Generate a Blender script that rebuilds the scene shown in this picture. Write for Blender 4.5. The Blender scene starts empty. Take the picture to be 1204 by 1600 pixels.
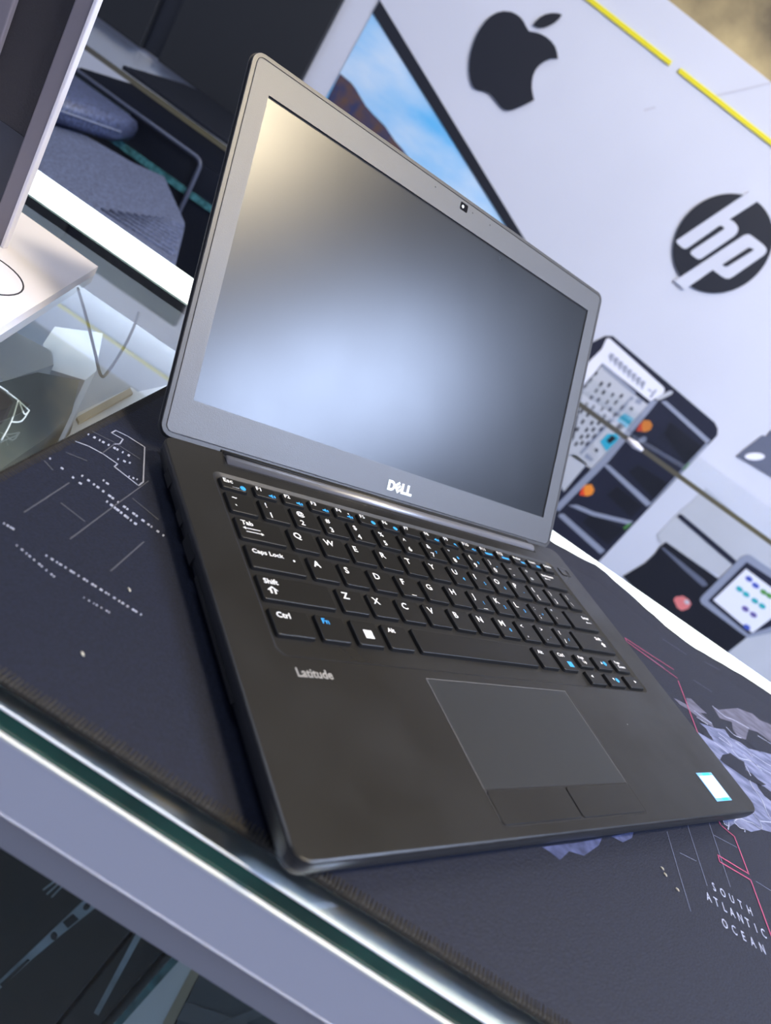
import bpy, bmesh, math, random
from mathutils import Vector, Matrix
random.seed(7)
scn = bpy.context.scene
col = scn.collection
MM = 0.001

# ------------------------------------------------------------------ camera, light, exposure
# world: X runs along the counter's front edge, Y towards the back wall, Z up; the counter's glass top is Z = 0
ANG = math.radians(38.0)                      # the laptop stands turned on the counter
LAPTOP_Z = 16.0                               # mm, palm rest above the glass
CA, SA = math.cos(ANG), math.sin(ANG)
def lap2w(x, y, z):                           # laptop millimetres -> world metres
    return Vector(((CA * x - SA * y) * MM, (SA * x + CA * y) * MM, (z + LAPTOP_Z) * MM))
def lapdir(v):
    return Vector((CA * v[0] - SA * v[1], SA * v[0] + CA * v[1], v[2]))
cam_d = bpy.data.cameras.new('camera'); cam = bpy.data.objects.new('camera', cam_d); col.objects.link(cam)
cx = lapdir((0.74571638, -0.379698, 0.54748198))
cy = -lapdir((0.20960118, -0.64630415, -0.73372903))
cz = -lapdir((0.63243532, 0.66190662, -0.40237444))
m = Matrix.Identity(4)
for i in range(3):
    m[i][0], m[i][1], m[i][2] = cx[i], cy[i], cz[i]
m.translation = lap2w(-129.465, -79.550, 166.483)
cam.matrix_world = m
cam_d.sensor_fit = 'VERTICAL'; cam_d.sensor_height = 36.0; cam_d.sensor_width = 27.09
cam_d.lens = 1138.6 / 1600 * 36.0
cam_d.clip_start = 0.01; cam_d.clip_end = 50
cam_d.dof.use_dof = True; cam_d.dof.focus_distance = 0.385; cam_d.dof.aperture_fstop = 9.5
scn.camera = cam

wd = bpy.data.worlds.new('shop_surroundings'); scn.world = wd; wd.use_nodes = True
wd.node_tree.nodes['Background'].inputs[0].default_value = (0.62, 0.70, 1.0, 1)
wd.node_tree.nodes['Background'].inputs[1].default_value = 0.58

scn.view_settings.view_transform = 'Standard'; scn.view_settings.look = 'None'
scn.view_settings.gamma = 1.0; scn.view_settings.use_curve_mapping = False
scn.view_settings.exposure = 0.0

CEIL = 1.86
# (x, y, size x, size y, colour, emission strength)
CEILING_LIGHTS = [
    ('long cool white ceiling light panel off to the right of the counter', 2.08, -0.20, 0.72, 1.2, (0.56, 0.69, 1.0), 55.0),
    ('small round-cornered warm ceiling lamp above the laptop', 0.72, -0.03, 0.30, 0.30, (1.0, 0.85, 0.60), 170.0),
    ('cool white ceiling light panel above the aisle by the printed wall', 0.25, 1.05, 1.5, 0.2, (1.0, 0.90, 0.72), 8.0),  # unseen panel, added to wash the back wall with light
    ('cool white ceiling light panel above the tall wall panels', -1.10, 0.35, 0.9, 0.30, (0.72, 0.81, 1.0), 17.0),  # unseen panel, added to lift the left part of the wall
]

# outlines in millimetres: wall prints as (x, height), map prints as (x, y)
D = {
 'fruit': [(-201.5,403.2),(-209.1,405.7),(-217.7,409.5),(-226.0,411.5),(-235.0,411.4),(-244.6,409.3),(-256.0,403.6),(-264.5,395.4),(-269.9,386.1),(-273.4,375.7),(-274.7,362.2),(-274.1,349.6),(-271.2,336.5),(-267.0,323.2),(-260.8,311.0),(-253.3,300.5),(-245.0,292.2),(-236.9,286.7),(-229.7,284.1),(-222.3,285.2),(-211.7,289.7),(-202.8,291.8),(-193.7,290.7),(-183.7,288.3),(-173.6,285.8),(-166.2,285.3),(-159.6,287.5),(-153.1,292.8),(-145.8,301.7),(-138.2,313.1),(-130.3,326.4),(-137.4,331.6),(-144.9,338.4),(-150.8,346.2),(-155.1,355.0),(-156.7,363.5),(-155.7,372.6),(-151.7,382.1),(-145.6,390.2),(-135.2,397.3),(-141.3,403.2),(-150.1,408.7),(-160.3,411.5),(-172.0,411.9),(-182.1,410.4),(-192.0,407.1)],
 'leaf': [(-201.1,413.5),(-200.9,419.9),(-198.7,428.5),(-193.7,436.4),(-186.0,443.7),(-176.7,448.9),(-169.7,450.9),(-170.1,443.6),(-172.7,435.6),(-177.6,427.5),(-183.3,420.5),(-190.7,415.5)],
 'disc': (296.5,325.2,85.3),
 'h': [(271.9,416.0),(269.1,407.1),(225.1,285.0),(230.3,282.8),(243.6,282.0),(248.4,283.8),(250.7,288.2),(269.6,345.1),(272.3,347.9),(279.6,348.0),(280.2,346.2),(259.8,288.7),(259.6,284.7),(262.7,282.1),(276.3,282.2),(280.4,283.7),(283.2,287.5),(302.8,346.7),(303.0,354.2),(300.4,359.8),(294.5,363.1),(285.8,364.6),(276.5,363.4),(293.6,408.4),(296.5,418.2)],
 'p': [(269.6,230.9),(274.5,242.1),(315.6,357.5),(320.1,362.6),(325.1,364.0),(353.3,364.2),(362.1,362.7),(366.9,358.5),(367.5,351.8),(349.7,294.0),(346.7,288.1),(341.2,284.9),(332.5,283.8),(312.5,283.5),(298.8,240.2),(295.2,228.8)],
 'phole': [(337.1,347.2),(345.6,349.3),(346.4,347.4),(329.2,302.1),(326.2,299.6),(321.0,299.0),(320.4,300.8)],
 'nb_border': [(-448.3,317.0),(-447.0,299.8),(-447.5,282.0),(-57.7,137.8),(24.3,107.1),(56.6,112.4),(-13.9,138.9),(-447.3,304.5)],
 'nb_sky': [(-447.3,284.8),(-449.3,128.7),(-450.1,78.2),(-221.7,88.5),(24.3,107.1),(-54.6,136.7)],
 'nb_mount': [(-447.5,173.0),(-446.2,130.7),(-445.7,88.5),(-227.3,96.6),(-266.9,128.8),(-283.1,133.5),(-303.1,137.5),(-331.3,147.4),(-359.6,151.4),(-379.2,155.3),(-396.5,162.4),(-408.3,167.6),(-421.5,171.7),(-434.5,172.4)],
 'scratch1': [(121.6,496.6),(182.7,557.9),(184.7,555.8),(124.5,495.1)],
 'scratch2': [(36.3,415.6),(49.2,429.7),(52.1,428.1),(39.1,414.0)],
 'sv_body': [(244.3,-160.3),(222.2,19.3),(222.2,57.6),(234.0,81.0),(245.8,89.3),(515.2,72.3),(529.1,66.2),(537.2,55.8),(537.5,36.1),(538.1,-322.3),(530.1,-479.0),(413.4,-445.7)],
 'sv_white': [(239.1,78.3),(243.5,82.7),(389.8,69.0),(395.5,64.8),(396.3,58.5),(387.7,33.3),(382.3,33.1),(263.2,38.1),(263.7,12.6),(262.5,-13.0),(260.7,-45.1),(240.5,7.0),(241.4,29.4),(244.7,58.5)],
 'sv_tray': [(265.7,31.8),(353.2,26.0),(384.9,25.2),(391.6,27.2),(392.5,16.6),(394.5,-144.4),(319.1,-148.7),(317.1,-114.2),(266.2,-24.3)],
 'sv_tray2': [(331.0,-149.0),(343.7,-139.6),(374.2,-141.2),(374.4,-184.4),(375.4,-218.4),(355.3,-208.3)],
 'sv_dash': [[(264.0,18.4),(268.7,18.2),(268.8,10.0),(264.1,10.2)],[(264.3,2.7),(268.9,2.4),(269.1,-5.8),(264.4,-5.6)],[(264.5,-13.2),(269.2,-13.5),(269.3,-21.8),(264.6,-21.5)],[(264.8,-29.2),(269.5,-29.5),(269.6,-37.9),(264.9,-37.6)],[(265.0,-45.4),(269.8,-45.6),(269.9,-54.1),(265.2,-53.8)],[(285.7,9.2),(290.4,8.9),(291.0,0.4),(286.3,0.7)],[(286.8,-7.2),(291.5,-7.4),(292.0,-16.0),(287.3,-15.8)],[(287.9,-23.7),(292.6,-23.9),(293.1,-32.6),(288.4,-32.3)],[(288.9,-40.3),(293.7,-40.6),(294.2,-49.3),(289.5,-49.1)],[(290.0,-57.1),(294.8,-57.4),(295.4,-66.2),(290.6,-65.9)],[(291.1,-74.1),(295.9,-74.4),(296.5,-83.3),(291.7,-83.0)],[(299.4,16.1),(304.1,15.9),(304.8,6.9),(300.1,7.2)],[(300.7,-1.1),(305.4,-1.4),(306.2,-10.4),(301.4,-10.2)],[(302.1,-18.6),(306.8,-18.8),(307.5,-28.0),(302.8,-27.7)],[(303.4,-36.2),(308.2,-36.4),(308.9,-45.7),(304.2,-45.4)],[(304.8,-54.0),(309.6,-54.2),(310.3,-63.6),(305.5,-63.3)],[(306.2,-71.9),(311.0,-72.2),(311.7,-81.6),(306.9,-81.4)],[(307.6,-90.1),(312.4,-90.4),(313.2,-99.9),(308.3,-99.6)],[(317.8,4.4),(322.5,4.2),(323.0,-4.5),(318.3,-4.2)],[(318.9,-12.3),(323.6,-12.5),(324.2,-21.3),(319.4,-21.0)],[(320.0,-29.2),(324.7,-29.4),(325.3,-38.3),(320.6,-38.0)],[(321.1,-46.2),(325.9,-46.5),(326.5,-55.4),(321.7,-55.1)],[(322.3,-63.4),(327.0,-63.7),(327.7,-72.7),(322.9,-72.4)],[(323.4,-80.8),(328.2,-81.1),(328.8,-90.2),(324.0,-89.9)],[(324.6,-98.3),(329.4,-98.6),(330.0,-107.8),(325.2,-107.5)],[(325.7,-116.0),(330.6,-116.3),(331.2,-125.6),(326.4,-125.3)],[(333.1,12.8),(337.8,12.6),(337.9,3.9),(333.1,4.1)],[(333.2,-3.9),(337.9,-4.2),(338.0,-12.9),(333.3,-12.7)],[(333.4,-20.8),(338.1,-21.0),(338.2,-29.9),(333.5,-29.6)],[(333.5,-37.8),(338.3,-38.0),(338.4,-47.0),(333.6,-46.7)],[(333.7,-55.0),(338.5,-55.2),(338.6,-64.2),(333.8,-64.0)],[(333.8,-72.3),(338.7,-72.6),(338.8,-81.7),(333.9,-81.4)],[(334.0,-89.8),(338.8,-90.1),(338.9,-99.3),(334.1,-99.0)],[(334.2,-107.5),(339.0,-107.8),(339.1,-117.0),(334.3,-116.7)],[(349.5,-3.5),(354.2,-3.7),(353.7,-13.7),(349.0,-13.5)],[(348.4,-22.8),(353.2,-23.0),(352.7,-33.1),(347.9,-32.8)],[(347.4,-42.2),(352.2,-42.5),(351.6,-52.7),(346.8,-52.4)],[(346.3,-61.9),(351.1,-62.1),(350.5,-72.4),(345.7,-72.2)],[(345.2,-81.7),(350.0,-82.0),(349.5,-92.4),(344.6,-92.1)],[(344.1,-101.8),(348.9,-102.1),(348.4,-112.6),(343.5,-112.3)]],
 'sv_groove': [[(261.5,36.9),(267.4,39.8),(353.6,30.4),(354.7,24.3),(271.9,29.4)],[(351.1,20.3),(358.4,20.0),(351.8,-133.5),(345.1,-132.4)],[(362.8,23.1),(375.3,26.6),(376.1,15.9),(364.4,13.1)],[(357.7,-123.0),(378.8,-125.5),(376.5,-133.3),(359.4,-133.9)]],
 'sv_teal': [[(363.0,-14.9),(385.4,-12.8),(387.0,-36.2),(360.5,-35.3)],[(378.8,-56.8),(390.3,-60.1),(386.8,-96.9),(363.8,-88.5),(364.6,-67.2)]],
 'sv_port': [[(368.8,-35.0),(379.7,-34.3),(378.6,-48.2),(368.6,-48.2)],[(373.3,-63.8),(385.0,-64.0),(382.0,-81.0),(372.1,-79.5)],[(363.9,-2.8),(365.3,3.9),(371.8,2.9),(371.2,-4.6)],[(364.8,-108.7),(366.9,-102.6),(373.5,-105.3),(373.0,-111.7)]],
 'sv_plate': [[(354.5,11.5),(379.1,12.5),(379.2,-7.3),(358.5,-9.6)],[(355.5,-97.6),(377.3,-99.4),(379.2,-119.1),(360.7,-117.8)]],
 'sv_text': [[(262.8,61.6),(264.9,62.3),(266.9,54.0),(264.8,53.2)],[(265.7,62.5),(268.0,63.1),(270.9,51.4),(268.6,50.9)],[(268.6,63.5),(271.1,63.8),(274.9,48.9),(272.4,48.6)],[(274.6,60.7),(276.8,61.4),(278.8,53.0),(276.6,52.3)],[(277.5,61.6),(279.9,62.1),(282.8,50.5),(280.5,50.0)],[(280.4,62.5),(282.9,62.9),(286.8,47.9),(284.3,47.6)],[(286.5,59.7),(288.7,60.5),(290.7,52.1),(288.5,51.3)],[(289.4,60.7),(291.7,61.2),(294.7,49.5),(292.4,49.0)],[(292.3,61.6),(294.8,61.9),(298.8,47.0),(296.3,46.7)],[(298.4,58.8),(300.5,59.5),(302.6,51.1),(300.5,50.4)],[(301.3,59.7),(303.6,60.3),(306.7,48.6),(304.3,48.0)],[(304.2,60.7),(306.7,61.0),(310.7,46.0),(308.2,45.7)],[(310.3,57.9),(312.5,58.6),(314.6,50.2),(312.4,49.4)],[(313.2,58.8),(315.5,59.3),(318.6,47.6),(316.3,47.1)],[(316.1,59.7),(318.6,60.0),(322.7,45.1),(320.2,44.7)],[(322.3,56.9),(324.4,57.6),(326.5,49.2),(324.4,48.5)],[(325.2,57.8),(327.5,58.4),(330.6,46.7),(328.3,46.1)],[(328.1,58.8),(330.6,59.1),(334.7,44.1),(332.2,43.8)],[(334.2,56.0),(336.4,56.7),(338.5,48.3),(336.4,47.5)],[(337.1,56.9),(339.5,57.4),(342.6,45.7),(340.3,45.2)],[(340.0,57.8),(342.5,58.2),(346.8,43.1),(344.2,42.8)],[(346.2,55.0),(348.4,55.8),(350.6,47.3),(348.4,46.6)],[(349.1,56.0),(351.4,56.5),(354.7,44.7),(352.3,44.2)],[(352.0,56.9),(354.5,57.2),(358.8,42.2),(356.3,41.9)],[(367.4,50.0),(377.1,50.2),(377.7,47.8),(368.0,47.7)],[(379.2,57.2),(382.4,56.8),(384.3,38.7),(379.9,38.9)]],
 'sv_frame': [(387.4,36.1),(398.9,41.6),(404.7,-112.3),(394.7,-262.1),(381.9,-250.9),(389.7,-107.9),(388.1,16.7)],
 'sv_bars': [[(403.7,44.3),(412.1,51.2),(534.2,40.4),(532.4,31.6)],[(404.8,-124.8),(405.3,-119.7),(410.5,-117.0),(533.6,-130.0),(531.5,-141.5)],[(401.1,-269.0),(401.4,-263.2),(406.5,-258.5),(530.8,-271.9),(528.3,-284.4)],[(403.2,-236.7),(415.2,-225.4),(454.1,-216.5),(531.6,-184.1),(530.4,-194.7),(457.0,-224.7)],[(530.8,31.3),(536.2,31.5),(535.2,-129.6),(535.0,-135.9),(532.9,-133.4)]],
 'sv_hook': [(390.0,43.4),(403.5,70.9),(409.6,72.9),(410.5,67.1),(401.9,48.4),(396.6,42.1)],
 'sv_orange': [[(406.0,-29.1),(401.7,-13.6),(403.5,-3.1),(413.5,2.4),(423.4,-1.4),(426.4,-10.3),(422.0,-19.9)],[(405.3,-204.0),(399.5,-190.0),(401.4,-178.5),(410.8,-171.4),(422.2,-176.9),(425.3,-188.8),(419.1,-197.6)]],
 'sv_red': [[(406.0,-29.1),(401.6,-15.6),(403.7,-7.4),(409.4,-17.3),(416.1,-21.7)],[(405.3,-204.0),(399.8,-191.8),(401.1,-182.7),(407.2,-192.4),(415.7,-198.1)]],
 'sv_green': [[(531.7,-36.7),(532.3,-18.8),(535.6,-19.1),(535.0,-37.4)],[(525.8,-207.5),(528.7,-190.5),(532.5,-190.5),(530.4,-208.3)]],
 'sv_knob': [(431.7,-28.6),(433.0,-29.7),(433.9,-31.4),(434.2,-33.5),(433.9,-35.8),(433.0,-38.0),(431.6,-40.0),(429.9,-41.5),(428.0,-42.4),(426.2,-42.7),(424.5,-42.2),(423.1,-41.0),(422.3,-39.3),(422.0,-37.2),(422.3,-35.0),(423.2,-32.7),(424.6,-30.8),(426.3,-29.3),(428.1,-28.3),(430.0,-28.1)],
 'sv_shade': [[(445.5,24.0),(532.6,21.3),(537.4,-28.5),(452.6,-0.4)],[(456.8,-81.1),(535.8,-76.8),(532.2,-119.7),(451.1,-105.0)],[(453.5,-143.1),(524.6,-145.9),(523.4,-179.9),(449.8,-170.2)],[(451.5,-222.7),(531.5,-207.4),(527.6,-257.8),(450.1,-249.1)]],
 'badge': [(596.7,45.2),(597.8,60.2),(605.0,104.7),(612.2,108.6),(610.8,121.4),(631.2,183.7),(690.9,179.0),(777.0,67.7),(703.4,55.9),(679.3,52.8)],
 'badge_stroke': [(639.0,76.7),(640.0,74.4),(639.4,71.2),(637.3,67.5),(633.9,63.6),(629.5,59.9),(624.6,56.7),(619.6,54.4),(615.1,53.1),(611.4,53.1),(609.0,54.3),(608.1,56.6),(608.7,59.8),(610.8,63.5),(614.3,67.4),(618.6,71.1),(623.5,74.3),(628.4,76.6),(632.9,77.8),(636.6,77.8)],
 'pr_body': [(592.0,-179.6),(591.2,-129.5),(591.5,-110.5),(595.4,-79.9),(595.9,-52.2),(634.2,-50.2),(783.3,-53.0),(924.6,-47.8),(1068.0,-187.0),(877.6,-149.0),(713.2,-179.3),(609.1,-188.9)],
 'pr_slot': [(595.2,-121.7),(595.7,-113.5),(600.4,-112.4),(740.8,-123.1),(797.2,-129.3),(794.1,-138.4),(710.8,-132.0)],
 'pr_low': [(895.2,-306.3),(903.0,-292.4),(906.1,-243.3),(918.7,-175.8),(1093.6,-160.8),(1295.9,-354.1),(1072.2,-347.0),(974.4,-336.2)],
 'pr_black': [(616.9,-179.3),(766.8,-178.5),(823.3,-174.2),(869.9,-201.4),(905.0,-244.2),(902.7,-294.2),(901.1,-321.4),(813.2,-344.4),(601.8,-296.2),(616.7,-243.5),(618.2,-215.6),(614.9,-194.0)],
 'pr_line': [(616.0,-195.3),(623.1,-192.0),(741.4,-198.8),(753.3,-202.9),(747.6,-212.0),(687.3,-205.7)],
 'pr_rim': [(763.5,-101.5),(769.7,-97.5),(825.6,-96.2),(912.2,-96.1),(972.3,-155.6),(907.6,-246.9),(897.9,-247.6),(773.4,-244.4),(764.9,-239.6),(762.3,-232.4),(759.2,-111.4)],
 'pr_dark': [(775.5,-113.9),(840.3,-111.1),(919.1,-110.9),(952.2,-143.8),(902.2,-239.2),(779.0,-230.6)],
 'pr_screen': [(785.1,-126.0),(856.3,-127.4),(927.3,-127.1),(909.2,-181.2),(905.4,-231.8),(899.4,-232.0),(785.9,-222.7)],
 'pr_icon': [([(815.3,-139.4),(814.9,-142.2),(812.3,-144.3),(808.2,-145.3),(803.6,-144.9),(799.9,-143.2),(798.0,-140.6),(798.4,-137.9),(801.0,-135.8),(805.1,-134.8),(809.7,-135.2),(813.4,-136.9)],0),([(836.6,-142.7),(836.2,-145.4),(833.6,-147.6),(829.5,-148.6),(824.9,-148.2),(821.1,-146.5),(819.2,-143.9),(819.6,-141.2),(822.2,-139.0),(826.4,-138.0),(830.9,-138.4),(834.7,-140.1)],0),([(860.3,-144.2),(859.9,-146.9),(857.3,-149.1),(853.1,-150.1),(848.5,-149.6),(844.8,-147.9),(842.8,-145.3),(843.2,-142.6),(845.8,-140.5),(849.9,-139.5),(854.5,-139.9),(858.3,-141.6)],1),([(875.6,-143.2),(875.2,-146.0),(872.6,-148.1),(868.4,-149.2),(863.8,-148.7),(860.0,-147.0),(858.1,-144.4),(858.5,-141.7),(861.1,-139.5),(865.2,-138.5),(869.8,-139.0),(873.6,-140.7)],1),([(817.7,-169.2),(817.3,-171.9),(814.7,-174.1),(810.5,-175.1),(805.9,-174.7),(802.2,-172.9),(800.2,-170.3),(800.6,-167.6),(803.3,-165.4),(807.4,-164.4),(812.0,-164.8),(815.8,-166.6)],2),([(836.7,-169.9),(836.3,-172.7),(833.7,-174.9),(829.5,-175.9),(824.9,-175.5),(821.1,-173.7),(819.2,-171.1),(819.6,-168.3),(822.2,-166.2),(826.4,-165.2),(830.9,-165.6),(834.7,-167.3)],2),([(861.6,-170.5),(861.2,-173.3),(858.6,-175.5),(854.4,-176.5),(849.8,-176.1),(846.0,-174.3),(844.1,-171.7),(844.4,-168.9),(847.1,-166.7),(851.2,-165.7),(855.8,-166.2),(859.6,-167.9)],2),([(881.8,-170.4),(881.5,-173.1),(878.8,-175.3),(874.7,-176.3),(870.0,-175.9),(866.2,-174.2),(864.2,-171.5),(864.6,-168.8),(867.2,-166.6),(871.4,-165.6),(876.0,-166.0),(879.8,-167.8)],2),([(860.6,-196.9),(860.2,-199.7),(857.6,-201.9),(853.4,-202.9),(848.7,-202.5),(844.9,-200.7),(842.9,-198.0),(843.3,-195.2),(845.9,-193.0),(850.1,-192.0),(854.8,-192.4),(858.6,-194.2)],3),([(883.4,-197.1),(883.0,-199.9),(880.4,-202.1),(876.1,-203.2),(871.5,-202.7),(867.6,-200.9),(865.6,-198.3),(866.0,-195.5),(868.7,-193.3),(872.9,-192.3),(877.5,-192.7),(881.3,-194.5)],3),([(894.8,-228.1),(894.5,-231.0),(891.8,-233.2),(887.5,-234.2),(882.8,-233.8),(879.0,-231.9),(876.9,-229.2),(877.3,-226.4),(879.9,-224.2),(884.2,-223.1),(888.9,-223.6),(892.8,-225.4)],4)],
 'pr_red': [(722.5,-273.8),(721.2,-265.5),(731.8,-254.7),(747.3,-253.8),(758.2,-259.1),(760.9,-271.0),(754.0,-283.7),(741.9,-284.0)],
 'pr_redw': [(754.1,-260.6),(753.4,-263.4),(750.4,-265.1),(746.3,-265.1),(742.6,-263.5),(740.8,-260.8),(741.5,-258.1),(744.5,-256.3),(748.6,-256.3),(752.3,-257.9)],
 'm_pink': [[(219.7,176.0),(220.3,173.6),(228.8,171.5),(229.8,148.5),(209.8,147.1),(209.5,143.0),(229.7,144.8),(230.3,114.9)],[(182.0,318.3),(204.2,319.3),(226.3,321.6)],[(227.0,308.3),(227.7,287.2),(228.4,257.3),(230.3,237.1)],[(182.0,318.3),(182.9,314.5),(227.0,311.6)]],
 'm_thin': [[(175.9,139.2),(177.3,114.7),(178.6,97.5)],[(192.7,154.8),(194.6,120.2)],[(210.9,168.6),(211.6,129.8)],[(233.8,146.5),(243.8,147.0)],[(181.4,130.2),(191.7,132.1)],[(211.7,161.0),(227.8,163.7)],[(225.8,361.5),(249.4,363.4)],[(246.2,327.0),(263.5,328.3)],[(270.6,373.7),(286.6,377.6)],[(194.2,314.0),(216.0,313.5)]],
 'm_land': [(228.7,255.8),(242.5,258.2),(239.5,267.9),(234.6,269.4),(242.7,273.4),(251.0,277.4),(260.4,284.1),(262.9,277.8),(272.8,281.1),(279.6,280.1),(294.3,288.9),(305.2,294.5),(327.4,308.1),(340.2,299.1),(300.3,215.6),(264.5,181.8),(265.4,199.0),(257.0,195.3),(245.9,186.2),(238.1,184.0),(232.8,183.1),(226.7,176.3),(223.9,179.8),(226.7,184.1),(256.2,213.0),(229.8,207.5),(228.5,252.2)],
 'm_dim': [(257.0,306.2),(263.2,307.4),(273.1,316.9),(288.5,331.2),(298.9,335.8),(305.6,339.3),(311.8,337.0),(325.2,342.8),(341.4,349.7),(327.4,317.8),(312.9,313.1),(301.2,314.7),(290.6,309.0),(281.2,290.6),(273.0,285.9),(270.5,292.5),(273.2,302.6),(260.2,295.7)],
 'm_dim2': [(215.6,279.2),(223.2,281.4),(228.1,282.2),(229.5,291.4),(235.0,295.2),(239.0,292.6),(246.9,289.4),(239.8,284.3),(248.1,280.7),(248.9,275.6),(236.4,275.7),(226.7,277.0),(220.2,275.8)],
 'm_hole': [[(246.9,248.7),(251.1,252.4),(255.9,257.4),(262.5,257.0),(267.6,258.3),(265.8,249.4),(271.4,250.3),(275.0,248.1),(281.8,248.2),(274.0,241.7),(264.2,239.3),(254.7,239.4),(244.5,239.3),(241.9,240.2)],[(231.0,260.0),(238.0,263.0),(242.2,261.9),(242.5,258.2),(236.1,257.0)],[(280.7,289.3),(291.6,302.9),(293.8,297.9),(297.1,295.7),(292.6,286.6),(285.9,285.9)],[(271.4,241.7),(278.7,244.3),(284.0,243.6),(279.4,232.6),(274.3,233.3),(271.4,237.8)]],
 'm_coast': [[(265.3,239.5),(265.0,234.9),(267.9,230.4),(270.0,226.4),(269.5,217.7),(270.7,213.4),(274.1,213.3)],[(255.0,206.1),(256.5,203.6),(258.4,202.5),(263.5,205.5),(269.7,209.2)],[(258.4,202.5),(258.3,198.6),(257.1,196.0),(254.1,195.2),(250.9,195.4),(246.5,193.9),(239.5,191.4),(234.2,186.0)],[(228.0,182.6),(227.8,179.2),(225.5,174.1)],[(233.4,184.9),(236.3,182.7),(240.5,184.2),(239.7,182.0)],[(223.9,179.8),(224.2,176.8),(227.1,177.4)],[(233.2,280.6),(239.9,279.6),(247.9,280.1)],[(233.7,274.3),(243.1,274.6)],[(263.5,288.6),(268.8,285.3),(276.2,288.0)],[(251.1,272.8),(257.7,271.8),(261.1,268.2)],[(257.0,306.2),(266.8,303.3),(276.6,307.4),(291.1,310.4)],[(259.4,263.2),(264.0,259.0),(277.3,265.8),(283.6,261.9)],[(267.3,276.7),(275.8,276.1),(279.7,272.0)],[(270.1,267.2),(280.9,265.1),(293.7,267.0)],[(281.2,275.9),(293.2,276.2),(300.4,278.2)],[(267.5,254.0),(268.4,246.4)],[(298.9,308.8),(311.7,310.2)],[(250.1,267.4),(260.7,266.9)],[(243.0,257.2),(253.6,255.2)]],
 'm_blue': [[(98.6,79.8),(104.8,84.6),(118.0,94.8),(132.2,106.6),(129.8,101.0),(120.5,89.5),(112.6,86.7),(107.4,78.9),(103.0,79.8)],[(137.8,111.2),(152.7,123.7),(151.0,119.1),(144.7,112.4)]],
 'm_white': [[(-142.1,153.3),(-140.8,156.2),(-142.0,161.3),(-147.7,160.3),(-147.7,164.3),(-142.4,166.0),(-132.9,166.5),(-119.5,140.3),(-119.4,135.7),(-132.9,137.6),(-133.2,140.9),(-140.8,141.2),(-147.6,139.9),(-152.5,137.3)]],
 'm_grey': [[(-118.4,143.3),(-118.6,116.2),(-118.6,80.3)],[(-137.6,109.2),(-137.1,78.8)],[(-99.3,103.7),(-99.5,77.6)],[(-141.4,142.2),(-142.1,153.3)],[(-151.4,112.5),(-146.1,110.4)],[(-132.3,95.3),(-120.7,93.8)],[(-116.4,124.9),(-102.1,122.3)],[(-153.0,151.9),(-142.9,154.6),(-129.2,155.1)],[(-150.0,126.2),(-142.0,129.5)]],
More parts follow.
